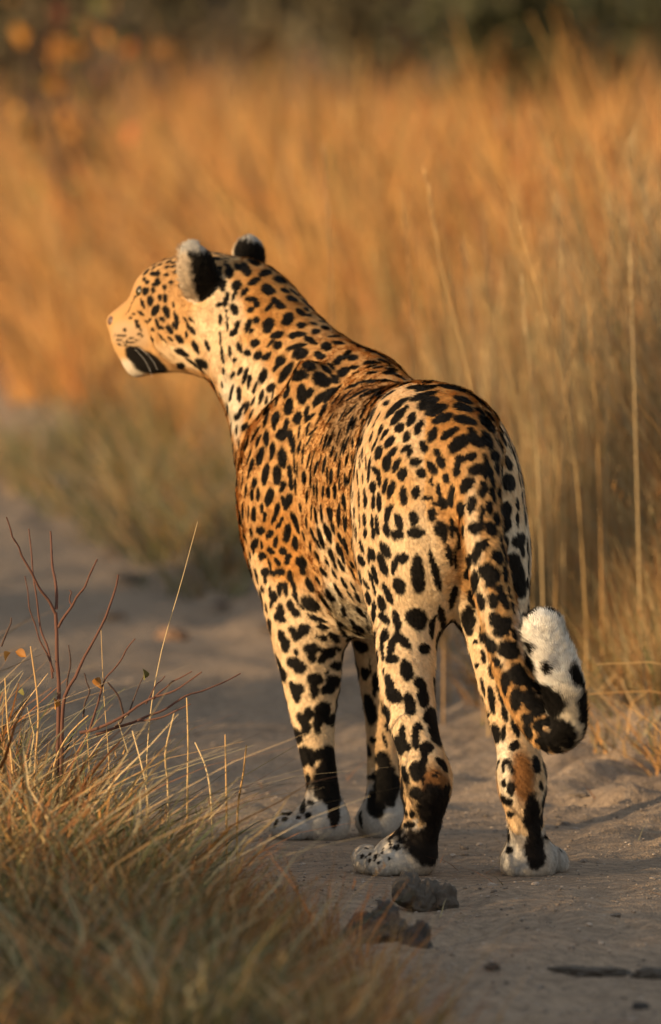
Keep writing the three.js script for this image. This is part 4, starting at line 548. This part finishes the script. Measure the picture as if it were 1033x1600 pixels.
{ const r = rng(404); for (let i = 0; i < 34; i++) { const bx = i < 16 ? 690 + r() * 130 : 800 + r() * 240, by = 820 + r() * 130, ty = 300 + r() * 260, l = (r() - 0.66) * 190; stalk([[bx, by], [bx + l * 0.25, lerp(by, ty, 0.5)], [bx + l, ty]], -2.4 - r() * 3.4, 0.0014, 0.0006, i + 90, 'tall thin dry golden grass stalk rising behind the leopard', 'tall grass stalks behind the leopard'); } }
stalk([[232, 1146], [252, 1020], [282, 915], [309, 815]], 0.12, 0.0013, 0.0004, 41, 'long slender pale grass stalk leaning right beside the bare twigs', null, false);
stalk([[170, 1190], [162, 1080], [158, 983]], 0.15, 0.0009, 0.0004, 42, 'very thin upright grass stalk among the bare twigs', null, false);
[[293, 1240, 294, 1160, 292, 1090], [354, 1255, 353, 1200, 352, 1148], [230, 1240, 220, 1190, 207, 1142], [84, 1250, 86, 1190, 110, 1145, 138, 1118], [372, 1260, 380, 1210, 385, 1165], [262, 1220, 258, 1180, 272, 1115], [20, 1210, 12, 1130, 8, 1060], [55, 1200, 60, 1110, 48, 1010], [330, 1250, 322, 1200, 305, 1160]].forEach((a, i) => {
  const pts = []; for (let k = 0; k < a.length; k += 2) pts.push([a[k], a[k + 1]]);
  stalk(pts, 0.22 + (i % 3) * 0.07, 0.0021, 0.0010, i + 60, 'short stiff straw standing up out of the verge grass', 'stiff straws on the near verge', false);
});
[[[1033, 1037], [985, 1036], [932, 1038], -1.1], [[1033, 1082], [980, 1081], [905, 1086], -1.2]].forEach(([a, b, c, z], i) => { const q = [a, b, c].map((p) => at(p[0], p[1], z)); q.unshift([q[0][0] + 0.22, groundY(q[0][0] + 0.22, z), z - 0.05]); const o = thing('grass_stalk', q[0], 'dry grass stalk bent over level above the track edge', 'grass stalk', 'bent stalks at the track edge'); part('stem', tube(q.map((p) => [p[0] - q[0][0], p[1] - q[0][1], p[2] - q[0][2]]), 0.0016, 0.0007), stalkMats[i], o); });

const twigMat = new THREE.MeshStandardMaterial({ color: new THREE.Color().setRGB(0.13, 0.06, 0.042), roughness: 0.9 }), twigDark = new THREE.MeshStandardMaterial({ color: new THREE.Color().setRGB(0.085, 0.05, 0.038), roughness: 0.8 });
const leafMats = [[0.48, 0.22, 0.035], [0.34, 0.15, 0.03], [0.50, 0.12, 0.035], [0.16, 0.15, 0.04]].map((c) => new THREE.MeshStandardMaterial({ color: new THREE.Color().setRGB(...c), roughness: 0.7, side: THREE.DoubleSide }));
function leaf(len, wid, fold = 0.25, n = 6) { const pos = [], idx = []; for (let i = 0; i <= n; i++) { const t = i / n, w = wid * Math.sin(Math.PI * Math.pow(t, 0.8)) * (t < 1 ? 1 : 0), d = -len * 0.25 * t * t; pos.push(-w, t * len, d + w * fold, 0, t * len, d, w, t * len, d + w * fold); if (i) { const b = i * 3 - 3; idx.push(b, b + 1, b + 3, b + 1, b + 4, b + 3, b + 1, b + 2, b + 4, b + 2, b + 5, b + 4); } } const g = new THREE.BufferGeometry(); g.setAttribute('position', new THREE.Float32BufferAttribute(pos, 3)); g.setIndex(idx); g.computeVertexNormals(); return g; }
{
  const Z = 0.14, base = at(90, 1135, Z); base[1] = groundY(base[0], Z) - 0.005;
  const o = thing('twig_shrub', base, 'small leafless reddish twig shrub on the near grassy verge', 'shrub'), rel = (px, py, z) => { const p = at(px, py, z); return [p[0] - base[0], p[1] - base[1], p[2] - base[2]]; };
  const tw = rng(19), br = (pts, r0, r1, mat = twigMat, dz = 0) => { const q = []; pts.map((p, i) => (p.length === 2 ? rel(p[0], p[1], Z + dz * i) : p)).forEach((p, i, l) => { if (i) { const a = l[i - 1], j = 0.004; q.push([(a[0] + p[0]) / 2 + (tw() - 0.5) * j, (a[1] + p[1]) / 2 + (tw() - 0.5) * j, (a[2] + p[2]) / 2 + (tw() - 0.5) * j]); } q.push(p); }); const g = tube(q, r0, r1, 6, 26), v = g.attributes.position; for (let i = 0; i < v.count; i++) { const k = 1 + 0.0004 * n3(v.getX(i) * 300, v.getY(i) * 300, 1); v.setXYZ(i, v.getX(i) * k + (tw() - 0.5) * 0.0004, v.getY(i), v.getZ(i) + (tw() - 0.5) * 0.0004); } return part('branch', g, mat, o); };
  br([[0, 0, 0], [92, 1100], [89, 1030], [87, 957]], 0.0038, 0.0026);
  br([[87, 960], [62, 920], [34, 868], [20, 840], [10, 808]], 0.0024, 0.0010, twigMat, 0.01);
  br([[88, 952], [86, 905], [81, 870], [79, 830]], 0.0022, 0.0012, twigMat, -0.01);
  br([[91, 980], [112, 948], [132, 918], [152, 874]], 0.0022, 0.0012, twigMat, 0.012);
  br([[82, 1060], [74, 1010], [61, 967], [52, 900], [45, 826]], 0.0016, 0.0008, twigMat, -0.012);
  br([[84, 1050], [62, 1000], [46, 950], [39, 900]], 0.0014, 0.0007, twigMat, 0.004);
  br([[0.004, 0.02, 0.01], [102, 1085], [130, 1030], [156, 983], [172, 945], [185, 898]], 0.0034, 0.0013, twigMat, 0.006);
  br([[112, 945], [110, 930], [109, 922]], 0.0013, 0.0008);
  br([[104, 1085], [110, 1040], [107, 1008]], 0.0014, 0.0008, twigDark, 0.01);
  br([[140, 1140], [165, 1060], [190, 1030], [211, 998]], 0.0018, 0.0009, twigMat, 0.01);
  br([[125, 1145], [160, 1135], [199, 1115], [240, 1090], [275, 1078], [315, 1050]], 0.0026, 0.0010, twigMat, 0.01);
  br([[240, 1092], [262, 1072], [280, 1060], [300, 1049]], 0.0015, 0.0008, twigMat, 0.006);
  br([[150, 1148], [210, 1128], [255, 1110], [293, 1086], [335, 1072], [376, 1052]], 0.0024, 0.0009, twigMat, -0.008);
  br([[215, 1126], [255, 1120], [298, 1100]], 0.0016, 0.0008, twigMat, 0.01);
  br([[180, 1135], [193, 1118], [186, 1090], [168, 1066]], 0.0020, 0.0010, twigDark, 0.006);
  br([[200, 1118], [214, 1080], [225, 1056]], 0.0013, 0.0007, twigDark, 0.004);
  br([[130, 1120], [140, 1080], [132, 1052]], 0.0014, 0.0008, twigDark, 0.004);
  br([[228, 1100], [244, 1070], [258, 1056]], 0.0012, 0.0007, twigMat, -0.004);
  br([[2, 1010], [12, 985], [18, 965]], 0.0018, 0.001, twigDark);
  [[85, 1101, 0, 0.5], [148, 1054, 1, 2.6], [28, 1075, 3, 1.2], [17, 1014, 0, 4], [24, 1012, 1, 2], [224, 1055, 3, 0.5]].forEach(([px, py, k, a]) => { const p = rel(px, py + 6, Z + 0.02), g = leaf(0.017, 0.0062, 0.9).rotateX(0.5).rotateZ(a).rotateY(0.5 + a).translate(...p); part('leaf', g, leafMats[k], o); });
}
function shrub(name, pos, rx, ry, nLeaf, leafLen, mats, seed, label, group, stemMat = twigDark, shape = 1) {
  const r = rng(seed), o = thing(name, pos, label, name.includes('tree') ? 'tree' : 'bush', group), stems = [], tips = [];
  for (let i = 0; i < 9; i++) { const a = r() * 6.28, q = 0.35 + r() * 0.6, tip = [Math.cos(a) * rx * q, ry * (0.9 + r() * 0.8), Math.sin(a) * rx * q], m = [tip[0] * 0.4, tip[1] * 0.5, tip[2] * 0.4]; stems.push(tube([[Math.cos(a) * 0.03, -0.02, Math.sin(a) * 0.03], m, tip], 0.018 * rx + 0.003, 0.003, 5, 8)); tips.push(tip, m); for (let k = 0; k < 4; k++) { const t2 = [m[0] + (r() - 0.5) * rx * 1.1, m[1] + r() * ry * 0.9, m[2] + (r() - 0.5) * rx * 1.1]; stems.push(tube([m, [(m[0] + t2[0]) / 2, (m[1] + t2[1]) / 2 + 0.03, (m[2] + t2[2]) / 2], t2], 0.007 * rx + 0.002, 0.0015, 4, 5)); tips.push(t2); } }
  part('stem', mergeGeometries(stems), stemMat, o);
  const g0 = leaf(leafLen, leafLen * 0.36, 0.25, 2), sets = mats.map(() => []), m = new THREE.Matrix4(), q = new THREE.Quaternion(), e = new THREE.Euler();
  for (let i = 0; i < nLeaf; i++) { const t = tips[Math.floor(r() * tips.length)], s = rx * 0.30, g = () => (r() + r() + r() - 1.5) * s * 1.3, p = [t[0] + g(), Math.max(0.05, t[1] + g() * shape), t[2] + g()]; q.setFromEuler(e.set((r() - 0.3) * 2.4, r() * 6.28, (r() - 0.5) * 2)); const k = 0.6 + r() * 0.7; m.compose(new THREE.Vector3(...p), q, new THREE.Vector3(k, k, k)); sets[Math.floor(r() * mats.length)].push(g0.clone().applyMatrix4(m)); }
  sets.forEach((l, k) => { if (l.length) { const c = part('crown', mergeGeometries(l), mats[k], o); c.userData.kind = 'stuff'; } });
  return o;
}
const foliage = [[0.045, 0.055, 0.02], [0.07, 0.075, 0.028], [0.10, 0.09, 0.035]].map((c) => new THREE.MeshStandardMaterial({ color: new THREE.Color().setRGB(...c), roughness: 0.7, side: THREE.DoubleSide }));
const olive = [[0.12, 0.10, 0.05], [0.16, 0.13, 0.065], [0.09, 0.085, 0.04]].map((c) => new THREE.MeshStandardMaterial({ color: new THREE.Color().setRGB(...c), roughness: 0.7, side: THREE.DoubleSide }));
const B = (px, z) => { const x = (px - W / 2) / FL * (15 - z); return [x, groundY(x, z), z]; };
shrub('orange_shrub', B(120, -18.5), 0.24, 0.62, 120, 0.065, [leafMats[0], leafMats[2], leafMats[1], leafMats[3]], 51, 'low shrub with orange and red leaves standing in the long grass', null);
shrub('dark_bush', B(850, -31), 0.55, 0.75, 2600, 0.07, foliage, 61, 'dark green bush beyond the golden grass', 'dark green bushes beyond the grass');
shrub('dark_bush', B(1080, -36), 0.7, 0.8, 2200, 0.07, foliage, 62, 'dark green bush beyond the golden grass', 'dark green bushes beyond the grass');
shrub('olive_bush', B(590, -39), 0.7, 0.9, 2600, 0.07, olive, 63, 'dull olive bush beyond the golden grass', 'olive bushes beyond the grass');
shrub('olive_bush', B(270, -42), 0.9, 0.95, 2600, 0.07, olive, 64, 'dull olive bush beyond the golden grass', 'olive bushes beyond the grass');
shrub('olive_bush', B(20, -35), 0.7, 0.85, 2600, 0.07, olive, 65, 'dull olive bush beyond the golden grass', 'olive bushes beyond the grass');
for (const [px, z, s, k] of [[60, -66, 2.0, 71], [420, -70, 2.2, 72], [760, -67, 2.1, 73], [1080, -71, 2.2, 74], [-330, -68, 2.1, 75], [1400, -66, 2.1, 76]]) shrub('thicket_tree', B(px, z), s, 1.7, 4200, 0.11, k % 2 ? olive : foliage, k, 'tall dense thicket tree far behind the bushes', 'thicket trees far behind');
// the bush whose shadow lies over the grass in front
shrub('leafy_bush', [-3.9, 0.05, 4.35], 0.95, 0.9, 6000, 0.075, foliage, 81, 'leafy green bush standing on the verge ahead of the twig shrub', null);
shrub('leafy_bush', [-2.35, 0.05, -1.95], 0.8, 0.85, 4500, 0.065, foliage, 82, 'unseen leafy bush added across the track to shade the long grass', null);  // out of view, added to throw shade on the long grass at right
shrub('leafy_bush', [-3.3, 0.05, -4.3], 0.55, 0.6, 2600, 0.065, foliage, 83, 'unseen leafy bush added farther up the track to shade its far edge', null);  // out of view too, added to carry that shade farther up the track
renderer.render(scene, camera);
